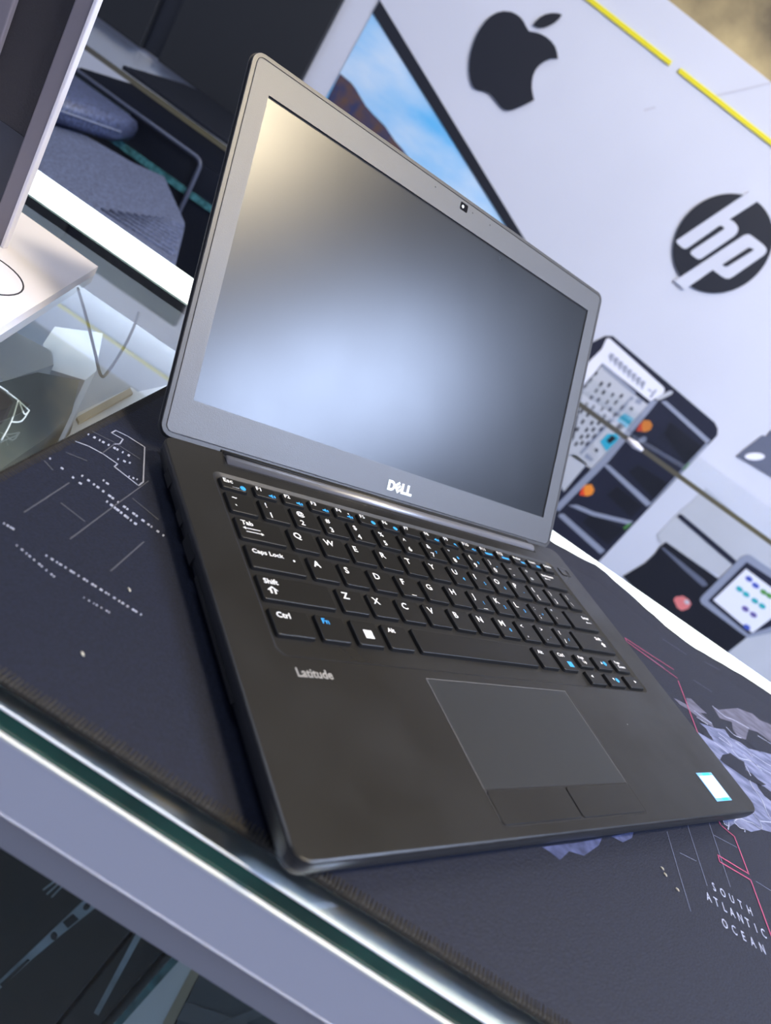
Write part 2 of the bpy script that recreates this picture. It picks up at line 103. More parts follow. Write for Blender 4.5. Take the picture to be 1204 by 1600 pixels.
 'm_dash': [[(-153.1,148.8),(-152.5,148.9),(-152.1,147.2),(-152.6,147.1)],[(-150.5,149.4),(-149.5,149.5),(-149.1,147.8),(-150.1,147.7)],[(-147.9,150.0),(-147.3,150.0),(-146.8,148.3),(-147.5,148.3)],[(-146.4,150.3),(-145.3,150.4),(-144.9,148.7),(-146.0,148.6)],[(-143.8,150.9),(-143.1,151.0),(-142.6,149.2),(-143.4,149.2)],[(-141.2,151.5),(-140.0,151.6),(-139.6,149.8),(-140.8,149.8)],[(-139.7,151.8),(-138.8,151.9),(-138.4,150.1),(-139.3,150.1)],[(-137.1,152.4),(-136.5,152.5),(-136.1,150.7),(-136.7,150.7)],[(-134.4,153.0),(-133.4,153.1),(-133.1,151.3),(-134.1,151.3)],[(-137.7,119.0),(-137.1,119.1),(-136.7,117.6),(-137.4,117.6)],[(-134.8,118.8),(-133.6,118.8),(-133.3,117.4),(-134.4,117.3)],[(-131.8,118.5),(-131.0,118.6),(-130.7,117.1),(-131.5,117.1)],[(-130.1,118.4),(-128.8,118.4),(-128.4,117.0),(-129.7,116.9)],[(-127.1,118.1),(-126.2,118.1),(-125.9,116.7),(-126.8,116.6)],[(-124.1,117.8),(-122.7,117.9),(-122.4,116.5),(-123.8,116.4)],[(-122.4,117.7),(-121.3,117.7),(-121.0,116.3),(-122.1,116.2)],[(-119.4,117.4),(-118.7,117.4),(-118.4,116.0),(-119.1,116.0)],[(-116.4,117.1),(-115.2,117.2),(-115.0,115.8),(-116.2,115.7)],[(-114.7,117.0),(-113.9,117.0),(-113.6,115.6),(-114.4,115.5)],[(-111.7,116.7),(-110.4,116.8),(-110.2,115.3),(-111.5,115.3)],[(-110.0,116.6),(-109.1,116.6),(-108.8,115.2),(-109.8,115.1)],[(-107.0,116.3),(-105.6,116.4),(-105.3,114.9),(-106.8,114.9)],[(-104.0,116.0),(-103.0,116.1),(-102.7,114.7),(-103.8,114.6)],[(-102.3,115.9),(-101.6,115.9),(-101.4,114.5),(-102.1,114.5)],[(-99.3,115.6),(-98.1,115.7),(-97.9,114.2),(-99.1,114.2)],[(-96.3,115.4),(-95.5,115.4),(-95.3,114.0),(-96.1,113.9)],[(-122.4,113.5),(-121.7,113.5),(-121.4,112.0),(-122.1,111.9)],[(-120.4,113.2),(-119.1,113.3),(-118.8,111.7),(-120.1,111.6)],[(-118.4,112.9),(-117.5,113.0),(-117.2,111.4),(-118.1,111.4)],[(-117.2,112.8),(-115.8,112.8),(-115.5,111.3),(-116.9,111.2)],[(-115.2,112.5),(-114.2,112.5),(-113.9,111.0),(-114.9,110.9)],[(-113.2,112.2),(-111.6,112.3),(-111.4,110.7),(-112.9,110.7)],[(-112.0,112.1),(-110.9,112.1),(-110.6,110.6),(-111.7,110.5)],[(-110.0,111.8),(-109.3,111.8),(-109.0,110.3),(-109.7,110.2)],[(-108.0,111.5),(-106.7,111.6),(-106.5,110.0),(-107.7,110.0)],[(-137.9,68.3),(-137.4,68.3),(-137.1,67.4),(-137.7,67.4)],[(-136.7,68.4),(-135.8,68.4),(-135.5,67.5),(-136.4,67.5)],[(-135.4,68.5),(-134.8,68.5),(-134.5,67.6),(-135.2,67.6)],[(-134.7,68.5),(-133.7,68.6),(-133.4,67.6),(-134.4,67.6)],[(-128.5,62.4),(-128.0,62.4),(-127.8,61.6),(-128.3,61.6)],[(-126.3,62.0),(-125.5,62.0),(-125.3,61.2),(-126.1,61.2)],[(-124.1,61.6),(-123.6,61.6),(-123.4,60.8),(-123.9,60.8)],[(-122.8,61.4),(-122.0,61.4),(-121.8,60.6),(-122.7,60.6)],[(-120.7,61.0),(-120.1,61.0),(-119.9,60.2),(-120.5,60.2)],[(-118.5,60.6),(-117.6,60.6),(-117.4,59.8),(-118.3,59.8)],[(-117.2,60.4),(-116.6,60.4),(-116.4,59.6),(-117.1,59.6)],[(-115.1,60.0),(-114.6,60.0),(-114.5,59.2),(-114.9,59.2)],[(-112.9,59.6),(-112.1,59.6),(-112.0,58.8),(-112.7,58.8)],[(-111.6,59.4),(-111.1,59.4),(-111.0,58.6),(-111.5,58.6)],[(-119.3,66.2),(-118.7,66.2),(-118.5,65.3),(-119.1,65.3)],[(-117.2,66.2),(-116.2,66.3),(-116.0,65.3),(-117.0,65.3)],[(-115.1,66.3),(-114.4,66.3),(-114.2,65.4),(-114.9,65.4)],[(-113.8,66.3),(-112.8,66.4),(-112.6,65.4),(-113.7,65.4)],[(-111.7,66.4),(-111.0,66.4),(-110.8,65.5),(-111.5,65.5)],[(-109.6,66.4),(-108.5,66.5),(-108.3,65.5),(-109.4,65.5)],[(-108.4,66.5),(-107.6,66.5),(-107.4,65.6),(-108.2,65.5)],[(-106.3,66.5),(-105.7,66.5),(-105.6,65.6),(-106.1,65.6)],[(-104.2,66.6),(-103.2,66.6),(-103.1,65.7),(-104.0,65.6)],[(-102.9,66.6),(-102.3,66.6),(-102.1,65.7),(-102.8,65.7)],[(-100.8,66.7),(-99.8,66.7),(-99.6,65.8),(-100.7,65.7)],[(-99.6,66.7),(-98.8,66.7),(-98.7,65.8),(-99.4,65.8)],[(-97.4,66.7),(-96.3,66.8),(-96.2,65.8),(-97.3,65.8)],[(-95.3,66.8),(-94.5,66.8),(-94.3,65.9),(-95.2,65.9)],[(-94.1,66.8),(-93.5,66.8),(-93.4,65.9),(-93.9,65.9)],[(-91.9,66.9),(-91.0,66.9),(-90.9,66.0),(-91.8,65.9)],[(-89.8,66.9),(-89.1,66.9),(-89.0,66.0),(-89.7,66.0)],[(-88.5,67.0),(-87.5,67.0),(-87.4,66.1),(-88.4,66.0)],[(-86.4,67.0),(-85.6,67.0),(-85.5,66.1),(-86.3,66.1)],[(-84.2,67.1),(-83.1,67.1),(-83.0,66.2),(-84.1,66.1)],[(-83.0,67.1),(-82.1,67.1),(-82.0,66.2),(-82.9,66.2)],[(-80.8,67.2),(-80.2,67.2),(-80.2,66.2),(-80.7,66.2)],[(-99.1,58.6),(-98.7,58.6),(-98.6,57.9),(-98.9,57.9)],[(-97.2,58.7),(-96.6,58.7),(-96.5,58.0),(-97.1,58.0)],[(-95.3,58.8),(-94.9,58.8),(-94.8,58.2),(-95.2,58.2)],[(-94.3,58.9),(-93.6,58.9),(-93.5,58.2),(-94.2,58.2)],[(-92.4,59.0),(-91.9,59.0),(-91.8,58.4),(-92.3,58.3)],[(-90.5,59.1),(-89.8,59.2),(-89.7,58.5),(-90.4,58.5)],[(-89.4,59.2),(-88.9,59.2),(-88.8,58.6),(-89.4,58.5)],[(-130.9,124.8),(-130.2,124.8),(-129.9,123.5),(-130.6,123.5)],[(-129.1,124.4),(-127.8,124.5),(-127.5,123.2),(-128.8,123.1)],[(-135.4,145.2),(-134.8,145.2),(-134.4,143.7),(-135.1,143.7)],[(-133.2,146.6),(-132.0,146.7),(-131.7,145.2),(-132.9,145.1)],[(-131.0,148.1),(-130.2,148.1),(-129.9,146.6),(-130.7,146.6)],[(-151.6,116.6),(-150.9,116.6),(-150.5,115.3),(-151.2,115.3)],[(-145.4,115.5),(-144.2,115.5),(-143.8,114.3),(-145.1,114.2)],[(-139.3,114.4),(-138.4,114.4),(-138.1,113.1),(-139.0,113.1)],[(-135.7,113.7),(-134.4,113.8),(-134.1,112.5),(-135.4,112.5)],[(-125.7,138.3),(-125.2,138.3),(-125.0,137.0),(-125.5,137.0)],[(-124.1,139.1),(-123.3,139.1),(-123.0,137.8),(-123.9,137.8)],[(-122.5,139.9),(-121.9,139.9),(-121.7,138.6),(-122.3,138.6)]],
 'm_text': [[(198.2,119.9),(221.3,121.4)],[(192.3,112.2),(226.1,111.3)],[(198.2,102.0),(221.3,101.4)]],
 'm_speck': [(166.4,111.6),(167.5,109.0),(173.1,104.7),(-85.6,36.0),(-89.6,74.1)],
 'wire': [(-278.2,362.1),(-260.2,335.2),(-240.2,310.4),(-220.8,290.7),(-206.6,278.8),(-208.4,292.3),(-219.9,331.4),(-233.6,368.3),(-244.5,392.2)],
 'f_silver': [(-49.6,-182.6),(-47.7,-168.2),(-39.4,-97.8),(-34.4,-98.2),(-39.3,-126.6),(-42.2,-145.3),(-45.7,-173.5),(-47.6,-187.8)],
 'f_ports': [[(-37.3,-99.7),(-36.7,-100.4),(-36.5,-101.6),(-36.7,-102.9),(-37.2,-103.7),(-37.9,-103.8),(-38.4,-103.1),(-38.6,-101.9),(-38.4,-100.6),(-37.9,-99.8)],[(-41.2,-116.3),(-40.0,-109.6),(-37.2,-110.5),(-38.4,-117.7)],[(-40.1,-124.8),(-39.6,-126.0),(-39.5,-127.3),(-39.9,-128.2),(-40.7,-128.4),(-41.5,-127.7),(-42.1,-126.5),(-42.1,-125.2),(-41.7,-124.3),(-40.9,-124.2)],[(-46.8,-170.5),(-43.8,-147.5),(-42.9,-147.0),(-45.4,-171.1)]],
}

# ------------------------------------------------------------------ helpers
def tag(o, label=None, cat=None, group=None, kind=None):
    if label: o['label'] = label
    if cat: o['category'] = cat
    if group: o['group'] = group
    if kind: o['kind'] = kind
    return o
def empty(name, loc=(0, 0, 0), rz=0.0):
    o = bpy.data.objects.new(name, None); col.objects.link(o)
    o.location = loc; o.rotation_euler = (0, 0, rz); o.empty_display_size = 0.02
    return o
def obj(name, me, mat, parent=None, loc=None):
    o = bpy.data.objects.new(name, me); col.objects.link(o)
    if mat is not None and not me.materials:
        for k in (mat if isinstance(mat, (list, tuple)) else [mat]): me.materials.append(k)
    if parent is not None: o.parent = parent
    if loc is not None: o.location = loc
    return o
def mesh(name, bm, smooth=False):
    me = bpy.data.meshes.new(name)
    bmesh.ops.recalc_face_normals(bm, faces=bm.faces)
    bm.to_mesh(me); bm.free()
    if smooth:
        for p in me.polygons: p.use_smooth = True
    return me
def rrect(x0, y0, x1, y1, r, seg=5):
    pts = []
    for (cx_, cy_, a0) in ((x1 - r, y1 - r, 0), (x0 + r, y1 - r, 90), (x0 + r, y0 + r, 180), (x1 - r, y0 + r, 270)):
        for i in range(seg + 1):
            a = math.radians(a0 + 90.0 * i / seg)
            pts.append((cx_ + r * math.cos(a), cy_ + r * math.sin(a)))
    return pts
def loft(bm, rings, cap0=True, cap1=True, s=MM, mats=None):
    vs = [[bm.verts.new((p[0] * s, p[1] * s, p[2] * s)) for p in ring] for ring in rings]
    n = len(vs[0])
    for k in range(len(vs) - 1):
        for i in range(n):
            f = bm.faces.new((vs[k][i], vs[k][(i + 1) % n], vs[k + 1][(i + 1) % n], vs[k + 1][i]))
            if mats: f.material_index = mats[k]
    if cap0: bm.faces.new(list(reversed(vs[0])))
    if cap1: bm.faces.new(vs[-1])
    return vs
def layer(pts, z): return [(x, y, z) for x, y in pts]
def box(bm, x0, y0, z0, x1, y1, z1, s=MM, b=0.0):
    if b > 0:
        r = lambda d, z: layer(rrect(x0 + d, y0 + d, x1 - d, y1 - d, max(b - d, b * .3), 3), z)
        loft(bm, [r(b * .6, z0), r(0, z0 + b * .6), r(0, z1 - b * .6), r(b * .6, z1)], s=s)
    else:
        loft(bm, [layer([(x0, y0), (x1, y0), (x1, y1), (x0, y1)], z0), layer([(x0, y0), (x1, y0), (x1, y1), (x0, y1)], z1)], s=s)
def prism(bm, pts, f0, f1):
    """outline pts -> solid; f0/f1 map (a, b) to world metres for the two faces"""
    area = sum(pts[i][0] * pts[(i + 1) % len(pts)][1] - pts[(i + 1) % len(pts)][0] * pts[i][1] for i in range(len(pts)))
    if area < 0: pts = list(reversed(pts))
    a = [bm.verts.new(f0(*p)) for p in pts]; b = [bm.verts.new(f1(*p)) for p in pts]
    n = len(pts)
    for i in range(n): bm.faces.new((a[i], a[(i + 1) % n], b[(i + 1) % n], b[i]))
    fa = bm.faces.new(list(reversed(a))); fb = bm.faces.new(b); fa.normal_update(); fb.normal_update()
    bmesh.ops.triangulate(bm, faces=[fa, fb], ngon_method='EAR_CLIP')
def tube(bm, pts, r, seg=8, closed=False, s=1.0):
    n = len(pts); rings = []
    for i, p in enumerate(pts):
        p = Vector(p) * s
        a = Vector(pts[(i - 1) % n if (closed or i > 0) else i]) * s; b = Vector(pts[(i + 1) % n if (closed or i < n - 1) else i]) * s
        t = (b - a).normalized()
        up = Vector((0, 0, 1)) if abs(t.z) < 0.9 else Vector((1, 0, 0))
        u = t.cross(up).normalized(); v = t.cross(u)
        rr = r[i] if isinstance(r, (list, tuple)) else r
        rings.append([bm.verts.new(p + (u * math.cos(2 * math.pi * k / seg) + v * math.sin(2 * math.pi * k / seg)) * rr * s) for k in range(seg)])
    for i in range(n if closed else n - 1):
        A, B = rings[i], rings[(i + 1) % n]
        for k in range(seg): bm.faces.new((A[k], A[(k + 1) % seg], B[(k + 1) % seg], B[k]))
    if not closed:
        bm.faces.new(rings[0]); bm.faces.new(rings[-1])
def smooth_path(pts, n=6):
    out = []
    P = [pts[0]] + list(pts) + [pts[-1]]
    for i in range(1, len(P) - 2):
        p0, p1, p2, p3 = [Vector(q) for q in P[i - 1:i + 3]]
        for k in range(n):
            t = k / n
            out.append(0.5 * ((2 * p1) + (p2 - p0) * t + (2 * p0 - 5 * p1 + 4 * p2 - p3) * t * t + (3 * p1 - p0 - 3 * p2 + p3) * t ** 3))
    out.append(Vector(pts[-1]))
    return out

# ------------------------------------------------------------------ materials (all procedural)
def newmat(name):
    mt = bpy.data.materials.new(name); mt.use_nodes = True
    nt = mt.node_tree; return mt, nt, nt.nodes['Principled BSDF']
def setin(b, k, v):
    if k in b.inputs: b.inputs[k].default_value = v
def mat(name, c, rough=0.5, metal=0.0, spec=0.5, bump=0.0, bscale=800.0, var=0.0, vscale=30.0, c2=None, rvar=0.0, coat=0.0, emit=0.0, ecol=None, stretch=None, detail=3.0, ramp=(0.35, 0.65)):
    mt, nt, b = newmat(name)
    setin(b, 'Base Color', (*c, 1)); setin(b, 'Roughness', rough); setin(b, 'Metallic', metal); setin(b, 'Specular IOR Level', spec)
    setin(b, 'Coat Weight', coat)
    if emit: setin(b, 'Emission Color', (*(ecol or c), 1)); setin(b, 'Emission Strength', emit)
    tc = nt.nodes.new('ShaderNodeTexCoord'); src = tc.outputs['Object']
    if stretch:
        mp = nt.nodes.new('ShaderNodeMapping'); mp.inputs['Scale'].default_value = stretch
        nt.links.new(src, mp.inputs[0]); src = mp.outputs[0]
    if var or c2 or rvar:
        nz = nt.nodes.new('ShaderNodeTexNoise'); nz.inputs['Scale'].default_value = vscale; nz.inputs['Detail'].default_value = detail
        nt.links.new(src, nz.inputs['Vector'])
        if var or c2:
            cr = nt.nodes.new('ShaderNodeValToRGB'); cr.color_ramp.elements[0].position = ramp[0]; cr.color_ramp.elements[1].position = ramp[1]
            d = c2 or tuple(min(1, x * (1 + var)) for x in c)
            e = c if c2 else tuple(x * (1 - var) for x in c)
            cr.color_ramp.elements[0].color = (*e, 1); cr.color_ramp.elements[1].color = (*d, 1)
            nt.links.new(nz.outputs['Fac'], cr.inputs[0]); nt.links.new(cr.outputs[0], b.inputs['Base Color'])
        if rvar:
            mr = nt.nodes.new('ShaderNodeMapRange'); mr.inputs['From Min'].default_value = 0.3; mr.inputs['From Max'].default_value = 0.7
            mr.inputs['To Min'].default_value = rough - rvar; mr.inputs['To Max'].default_value = rough + rvar
            nt.links.new(nz.outputs['Fac'], mr.inputs['Value']); nt.links.new(mr.outputs[0], b.inputs['Roughness'])
    if bump:
        n2 = nt.nodes.new('ShaderNodeTexNoise'); n2.inputs['Scale'].default_value = bscale; n2.inputs['Detail'].default_value = 2
        nt.links.new(tc.outputs['Object'], n2.inputs['Vector'])
        bp = nt.nodes.new('ShaderNodeBump'); bp.inputs['Strength'].default_value = bump; bp.inputs['Distance'].default_value = 0.0005
        nt.links.new(n2.outputs['Fac'], bp.inputs['Height']); nt.links.new(bp.outputs[0], b.inputs['Normal'])
    return mt
def thin_glass(name, tint, refl=1.0, rough=0.0):
    mt = bpy.data.materials.new(name); mt.use_nodes = True; nt = mt.node_tree; nt.nodes.clear()
    out = nt.nodes.new('ShaderNodeOutputMaterial'); mx = nt.nodes.new('ShaderNodeMixShader')
    tr = nt.nodes.new('ShaderNodeBsdfTransparent'); tr.inputs[0].default_value = (*tint, 1)
    gl = nt.nodes.new('ShaderNodeBsdfGlossy'); gl.inputs['Roughness'].default_value = rough; gl.inputs[0].default_value = (1, 1, 1, 1)
    fr = nt.nodes.new('ShaderNodeFresnel'); fr.inputs[0].default_value = 1.5
    mu = nt.nodes.new('ShaderNodeMath'); mu.operation = 'MULTIPLY'; mu.inputs[1].default_value = refl; mu.use_clamp = True
    ge = nt.nodes.new('ShaderNodeNewGeometry'); iv = nt.nodes.new('ShaderNodeMath'); iv.operation = 'SUBTRACT'; iv.inputs[0].default_value = 1.0
    m2 = nt.nodes.new('ShaderNodeMath'); m2.operation = 'MULTIPLY'          # one reflection per pane: none on the way out
    nt.links.new(ge.outputs['Backfacing'], iv.inputs[1]); nt.links.new(fr.outputs[0], mu.inputs[0])
    nt.links.new(mu.outputs[0], m2.inputs[0]); nt.links.new(iv.outputs[0], m2.inputs[1]); nt.links.new(m2.outputs[0], mx.inputs[0])
    nt.links.new(tr.outputs[0], mx.inputs[1]); nt.links.new(gl.outputs[0], mx.inputs[2]); nt.links.new(mx.outputs[0], out.inputs[0])
    return mt

M = {}
M['chassis'] = mat('charcoal_soft_touch_chassis', (0.010, 0.010, 0.0108), 0.36, spec=0.36, bump=0.10, bscale=2600, rvar=0.10, vscale=19, var=0.12)
M['chassis_side'] = mat('charcoal_chassis_side', (0.022, 0.023, 0.026), 0.40)
M['deck'] = mat('keyboard_deck', (0.015, 0.015, 0.017), 0.5, bump=0.08, bscale=2600)
M['key'] = mat('matt_black_key', (0.006, 0.006, 0.0065), 0.42, spec=0.28, bump=0.05, bscale=3000)
M['legend'] = mat('white_key_print', (0.80, 0.80, 0.80), 0.5)
M['legend_blue'] = mat('blue_key_print', (0.03, 0.33, 0.75), 0.5)
M['bezel'] = mat('grained_grey_bezel', (0.066, 0.067, 0.074), 0.42, spec=0.6, bump=0.16, bscale=2200)
M['rim'] = mat('lid_rim', (0.05, 0.05, 0.054), 0.40)
M['gasket'] = mat('black_rubber_gasket', (0.006, 0.006, 0.007), 0.7)
M['screen'] = mat('matt_black_display', (0.006, 0.007, 0.009), 0.285, spec=0.5, bump=0.0, rvar=0.015, vscale=14)
M['hinge'] = mat('satin_hinge_bar', (0.22, 0.22, 0.24), 0.40, metal=0.6)
M['silver_logo'] = mat('polished_logo', (0.82, 0.88, 0.88), 0.3, metal=0.1)
M['grey_print'] = mat('grey_print', (0.30, 0.29, 0.28), 0.5)
M['pad'] = mat('touchpad_surface', (0.012, 0.0145, 0.019), 0.42, bump=0.05, bscale=3000)
M['gap'] = mat('dark_gap', (0.006, 0.006, 0.008), 0.8)
M['edge_line'] = mat('worn_edge_line', (0.14, 0.14, 0.15), 0.4)  # pale lines along the touchpad edges
M['glassy_black'] = mat('glossy_black', (0.01, 0.01, 0.012), 0.1)
M['sticker'] = mat('white_sticker', (0.86, 0.92, 0.95), 0.35)
M['sticker_blue'] = mat('sticker_blue', (0.16, 0.42, 0.78), 0.35)
M['sticker_cyan'] = mat('sticker_cyan', (0.02, 0.62, 0.72), 0.35)
M['sticker_txt'] = mat('sticker_print', (0.60, 0.70, 0.72), 0.4)

M['mat'] = mat('woven_desk_mat_cloth', (0.0068, 0.0095, 0.0235), 0.6, spec=0.32, bump=0.5, bscale=1500, var=0.25, vscale=900)
M['mat_edge'] = mat('mat_edge_binding', (0.008, 0.0075, 0.0075), 0.75, bump=0.4, bscale=900)
M['stitch'] = mat('brown_black_thread', (0.022, 0.018, 0.014), 0.7)
M['map_pink'] = mat('map_pink_print', (0.36, 0.06, 0.15), 0.7)
M['map_thin'] = mat('map_pale_line', (0.13, 0.15, 0.24), 0.7)
M['map_white'] = mat('map_white_line', (0.33, 0.35, 0.44), 0.7)
M['map_grey'] = mat('map_grey_line', (0.075, 0.078, 0.10), 0.7)
M['map_text'] = mat('map_lettering', (0.36, 0.40, 0.56), 0.7)
M['map_land'] = mat('map_land_print', (0.065, 0.08, 0.165), 0.7, c2=(0.19, 0.215, 0.37), vscale=70, detail=6, stretch=(1.0, 3.2, 1.0))
M['map_dim'] = mat('map_dim_land_print', (0.060, 0.062, 0.10), 0.7, c2=(0.12, 0.12, 0.19), vscale=80, detail=6, stretch=(1.0, 3.0, 1.0))
M['map_blue'] = mat('map_blue_print', (0.02, 0.028, 0.085), 0.7, c2=(0.07, 0.09, 0.22), vscale=160, detail=5)
M['lint'] = mat('lint', (0.6, 0.58, 0.5), 0.8)

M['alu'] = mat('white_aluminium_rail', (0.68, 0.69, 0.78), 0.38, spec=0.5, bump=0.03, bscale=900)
M['alu_top'] = mat('rail_polished_top', (0.92, 0.93, 0.90), 0.3)  # front rail's top in a paler colour for the light on it
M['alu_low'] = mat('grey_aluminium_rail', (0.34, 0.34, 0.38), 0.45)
M['rail_white'] = mat('bright_white_rail', (0.95, 0.97, 0.96), 0.35)
M['led'] = mat('led_strip_diffuser', (0.9, 0.95, 0.95), 0.4, emit=1.0, ecol=(0.86, 1.0, 1.0))  # emission added so the back rail's top looks overbright
M['glass'] = thin_glass('counter_glass', (0.93, 0.96, 0.97), 2.8)
M['glass_edge'] = mat('green_glass_edge', (0.012, 0.085, 0.060), 0.15, var=0.35, vscale=25)
M['glass_clear'] = thin_glass('rear_shelf_glass', (0.97, 0.98, 0.98), 0.5)
M['glass_front'] = thin_glass('front_pane_glass', (0.80, 0.86, 0.86), 0.45)
M['teal_edge'] = mat('teal_glass_edge', (0.05, 0.16, 0.18), 0.2, var=0.4, vscale=120)
M['brown_edge'] = mat('olive_glass_edge', (0.075, 0.075, 0.085), 0.3, c2=(0.12, 0.105, 0.05), vscale=2.2)
M['inner'] = mat('counter_interior_board', (0.66, 0.70, 0.76), 0.6, var=0.1, vscale=6)
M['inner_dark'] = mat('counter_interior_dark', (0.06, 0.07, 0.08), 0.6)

M['wall'] = mat('white_printed_wall', (0.59, 0.615, 0.72), 0.55, var=0.03, vscale=3)
M['ink'] = mat('black_wall_ink', (0.007, 0.009, 0.018), 0.45)
M['ink_grey'] = mat('slate_wall_ink', (0.115, 0.13, 0.19), 0.45)
M['yellow'] = mat('yellow_wall_stripe', (0.75, 0.66, 0.015), 0.5)
M['ink_navy'] = mat('navy_print', (0.012, 0.014, 0.032), 0.4)
M['ink_navy2'] = mat('dark_navy_print', (0.006, 0.007, 0.014), 0.4)
M['ink_slate2'] = mat('steel_print', (0.27, 0.30, 0.40), 0.45)
M['ink_pale'] = mat('pale_grey_print', (0.50, 0.52, 0.58), 0.5, var=0.05, vscale=6)
M['ink_white'] = mat('white_print', (0.80, 0.81, 0.92), 0.5)
M['ink_scratch'] = mat('wall_seam', (0.50, 0.51, 0.60), 0.6)
M['ink_teal'] = mat('teal_print', (0.03, 0.40, 0.58), 0.5)
M['ink_orange'] = mat('orange_print', (0.85, 0.27, 0.03), 0.5)
M['ink_red'] = mat('red_print', (0.75, 0.06, 0.02), 0.5)
M['ink_coral'] = mat('coral_print', (0.72, 0.20, 0.20), 0.5)
M['ink_green'] = mat('green_print', (0.09, 0.30, 0.07), 0.5)
M['ink_blue'] = mat('icon_blue_print', (0.06, 0.10, 0.45), 0.5)
M['ink_cyan'] = mat('icon_cyan_print', (0.03, 0.38, 0.42), 0.5)
M['ink_purple'] = mat('icon_purple_print', (0.13, 0.10, 0.32), 0.5)
M['sky'] = mat('sky_print', (0.13, 0.50, 0.90), 0.45, c2=(0.62, 0.76, 0.93), vscale=4.5, detail=5, stretch=(1.0, 1.0, 2.6))
M['mountain'] = mat('mountain_print', (0.025, 0.035, 0.11), 0.5, c2=(0.11, 0.06, 0.045), vscale=42, detail=6)
M['gold'] = mat('gold_cloud_wallpaper', (0.03, 0.022, 0.02), 0.5, c2=(0.66, 0.52, 0.26), vscale=4.5, detail=7, ramp=(0.42, 0.74))
M['charcoal_panel'] = mat('charcoal_wall_panel', (0.010, 0.012, 0.017), 0.6, bump=0.2, bscale=500)
M['black'] = mat('satin_black', (0.007, 0.009, 0.016), 0.35)
M['black_trim'] = mat('slate_trim', (0.06, 0.07, 0.11), 0.4)
M['trim_warm'] = mat('grey_trim', (0.13, 0.125, 0.15), 0.4)
M['mesh_cloth'] = mat('chair_mesh_fabric', (0.075, 0.092, 0.16), 0.8, bump=0.9, bscale=420, var=0.35, vscale=350)
M['leather'] = mat('stitched_leather', (0.055, 0.07, 0.14), 0.5, bump=0.8, bscale=230, var=0.5, vscale=260)
M['thread'] = mat('pale_thread', (0.30, 0.34, 0.46), 0.6)
M['stand_silver'] = mat('silver_stand', (0.80, 0.78, 0.85), 0.42, var=0.04, vscale=9)
M['stand_side'] = mat('grey_stand_side', (0.17, 0.155, 0.185), 0.45)
M['stand_dark'] = mat('dark_woven_stand', (0.022, 0.020, 0.026), 0.7, bump=0.4, bscale=900)
M['stand_blue'] = mat('dark_blue_stand_foot', (0.012, 0.016, 0.032), 0.4)
M['film'] = thin_glass('clear_plastic_film', (0.92, 0.93, 0.88), 4.0, 0.08)
M['carton_white'] = mat('white_carton', (0.78, 0.77, 0.78), 0.55)
M['carton_black'] = mat('black_carton', (0.007, 0.008, 0.013), 0.45)
M['carton_tan'] = mat('tan_cardboard_edge', (0.42, 0.34, 0.24), 0.6)
M['pic'] = mat('slate_picture', (0.05, 0.065, 0.085), 0.3)
M['pic2'] = mat('grey_picture', (0.11, 0.12, 0.14), 0.3)
M['silver_print'] = mat('silver_print', (0.30, 0.35, 0.40), 0.4, var=0.25, vscale=40)
M['tray'] = mat('grey_green_tray', (0.12, 0.15, 0.155), 0.4)
M['pale_card'] = mat('pale_card', (0.72, 0.77, 0.84), 0.5)
M['cable'] = mat('dark_cable', (0.16, 0.19, 0.23), 0.5)
M['side_wall'] = mat('grey_side_wall', (0.20, 0.20, 0.22), 0.7)
M['floor'] = mat('grey_floor_tile', (0.16, 0.16, 0.17), 0.35, var=0.15, vscale=4)
M['ceiling'] = mat('ceiling_board', (0.12, 0.12, 0.125), 0.7)

# ------------------------------------------------------------------ text to mesh
_tc = {}
def text_bm(bm, body, x, y, size, z=0.0, bold=0.0, sx=1.0, rot=0.0, align='LEFT'):
    key = (body, bold)
    if key not in _tc:
        cu = bpy.data.curves.new('t', 'FONT'); cu.body = body; cu.size = 1.0; cu.offset = bold; cu.resolution_u = 2
        o = bpy.data.objects.new('t', cu); col.objects.link(o)
        bpy.context.view_layer.update()
        me = bpy.data.meshes.new_from_object(o.evaluated_get(bpy.context.evaluated_depsgraph_get()))
        vs = [tuple(v.co) for v in me.vertices]; fs = [tuple(p.vertices) for p in me.polygons]
        bpy.data.objects.remove(o); bpy.data.curves.remove(cu); bpy.data.meshes.remove(me)
        _tc[key] = (vs, fs)
    vs, fs = _tc[key]
    w = max(v[0] for v in vs) * size * sx if vs else 0
    off = {'LEFT': 0, 'CENTER': -w / 2, 'RIGHT': -w}[align]
    c, s_ = math.cos(rot), math.sin(rot)
    nv = []
    for v in vs:
        a, b = v[0] * size * sx + off, v[1] * size
        nv.append(bm.verts.new(((x + a * c - b * s_) * MM, (y + a * s_ + b * c) * MM, z * MM)))
    for f in fs:
        try: bm.faces.new([nv[i] for i in f])
        except ValueError: pass
    return w
def poly_bm(bm, pts, z=0.0):
    f = bm.faces.new([bm.verts.new((x * MM, y * MM, z * MM)) for x, y in pts])
    f.normal_update()
    if len(pts) > 4: bmesh.ops.triangulate(bm, faces=[f], ngon_method='EAR_CLIP')
def up_mesh(name, bm):
    for f in bm.faces:
        f.normal_update()
        if f.normal.z < 0: f.normal_flip()
    me = bpy.data.meshes.new(name); bm.to_mesh(me); bm.free(); return me

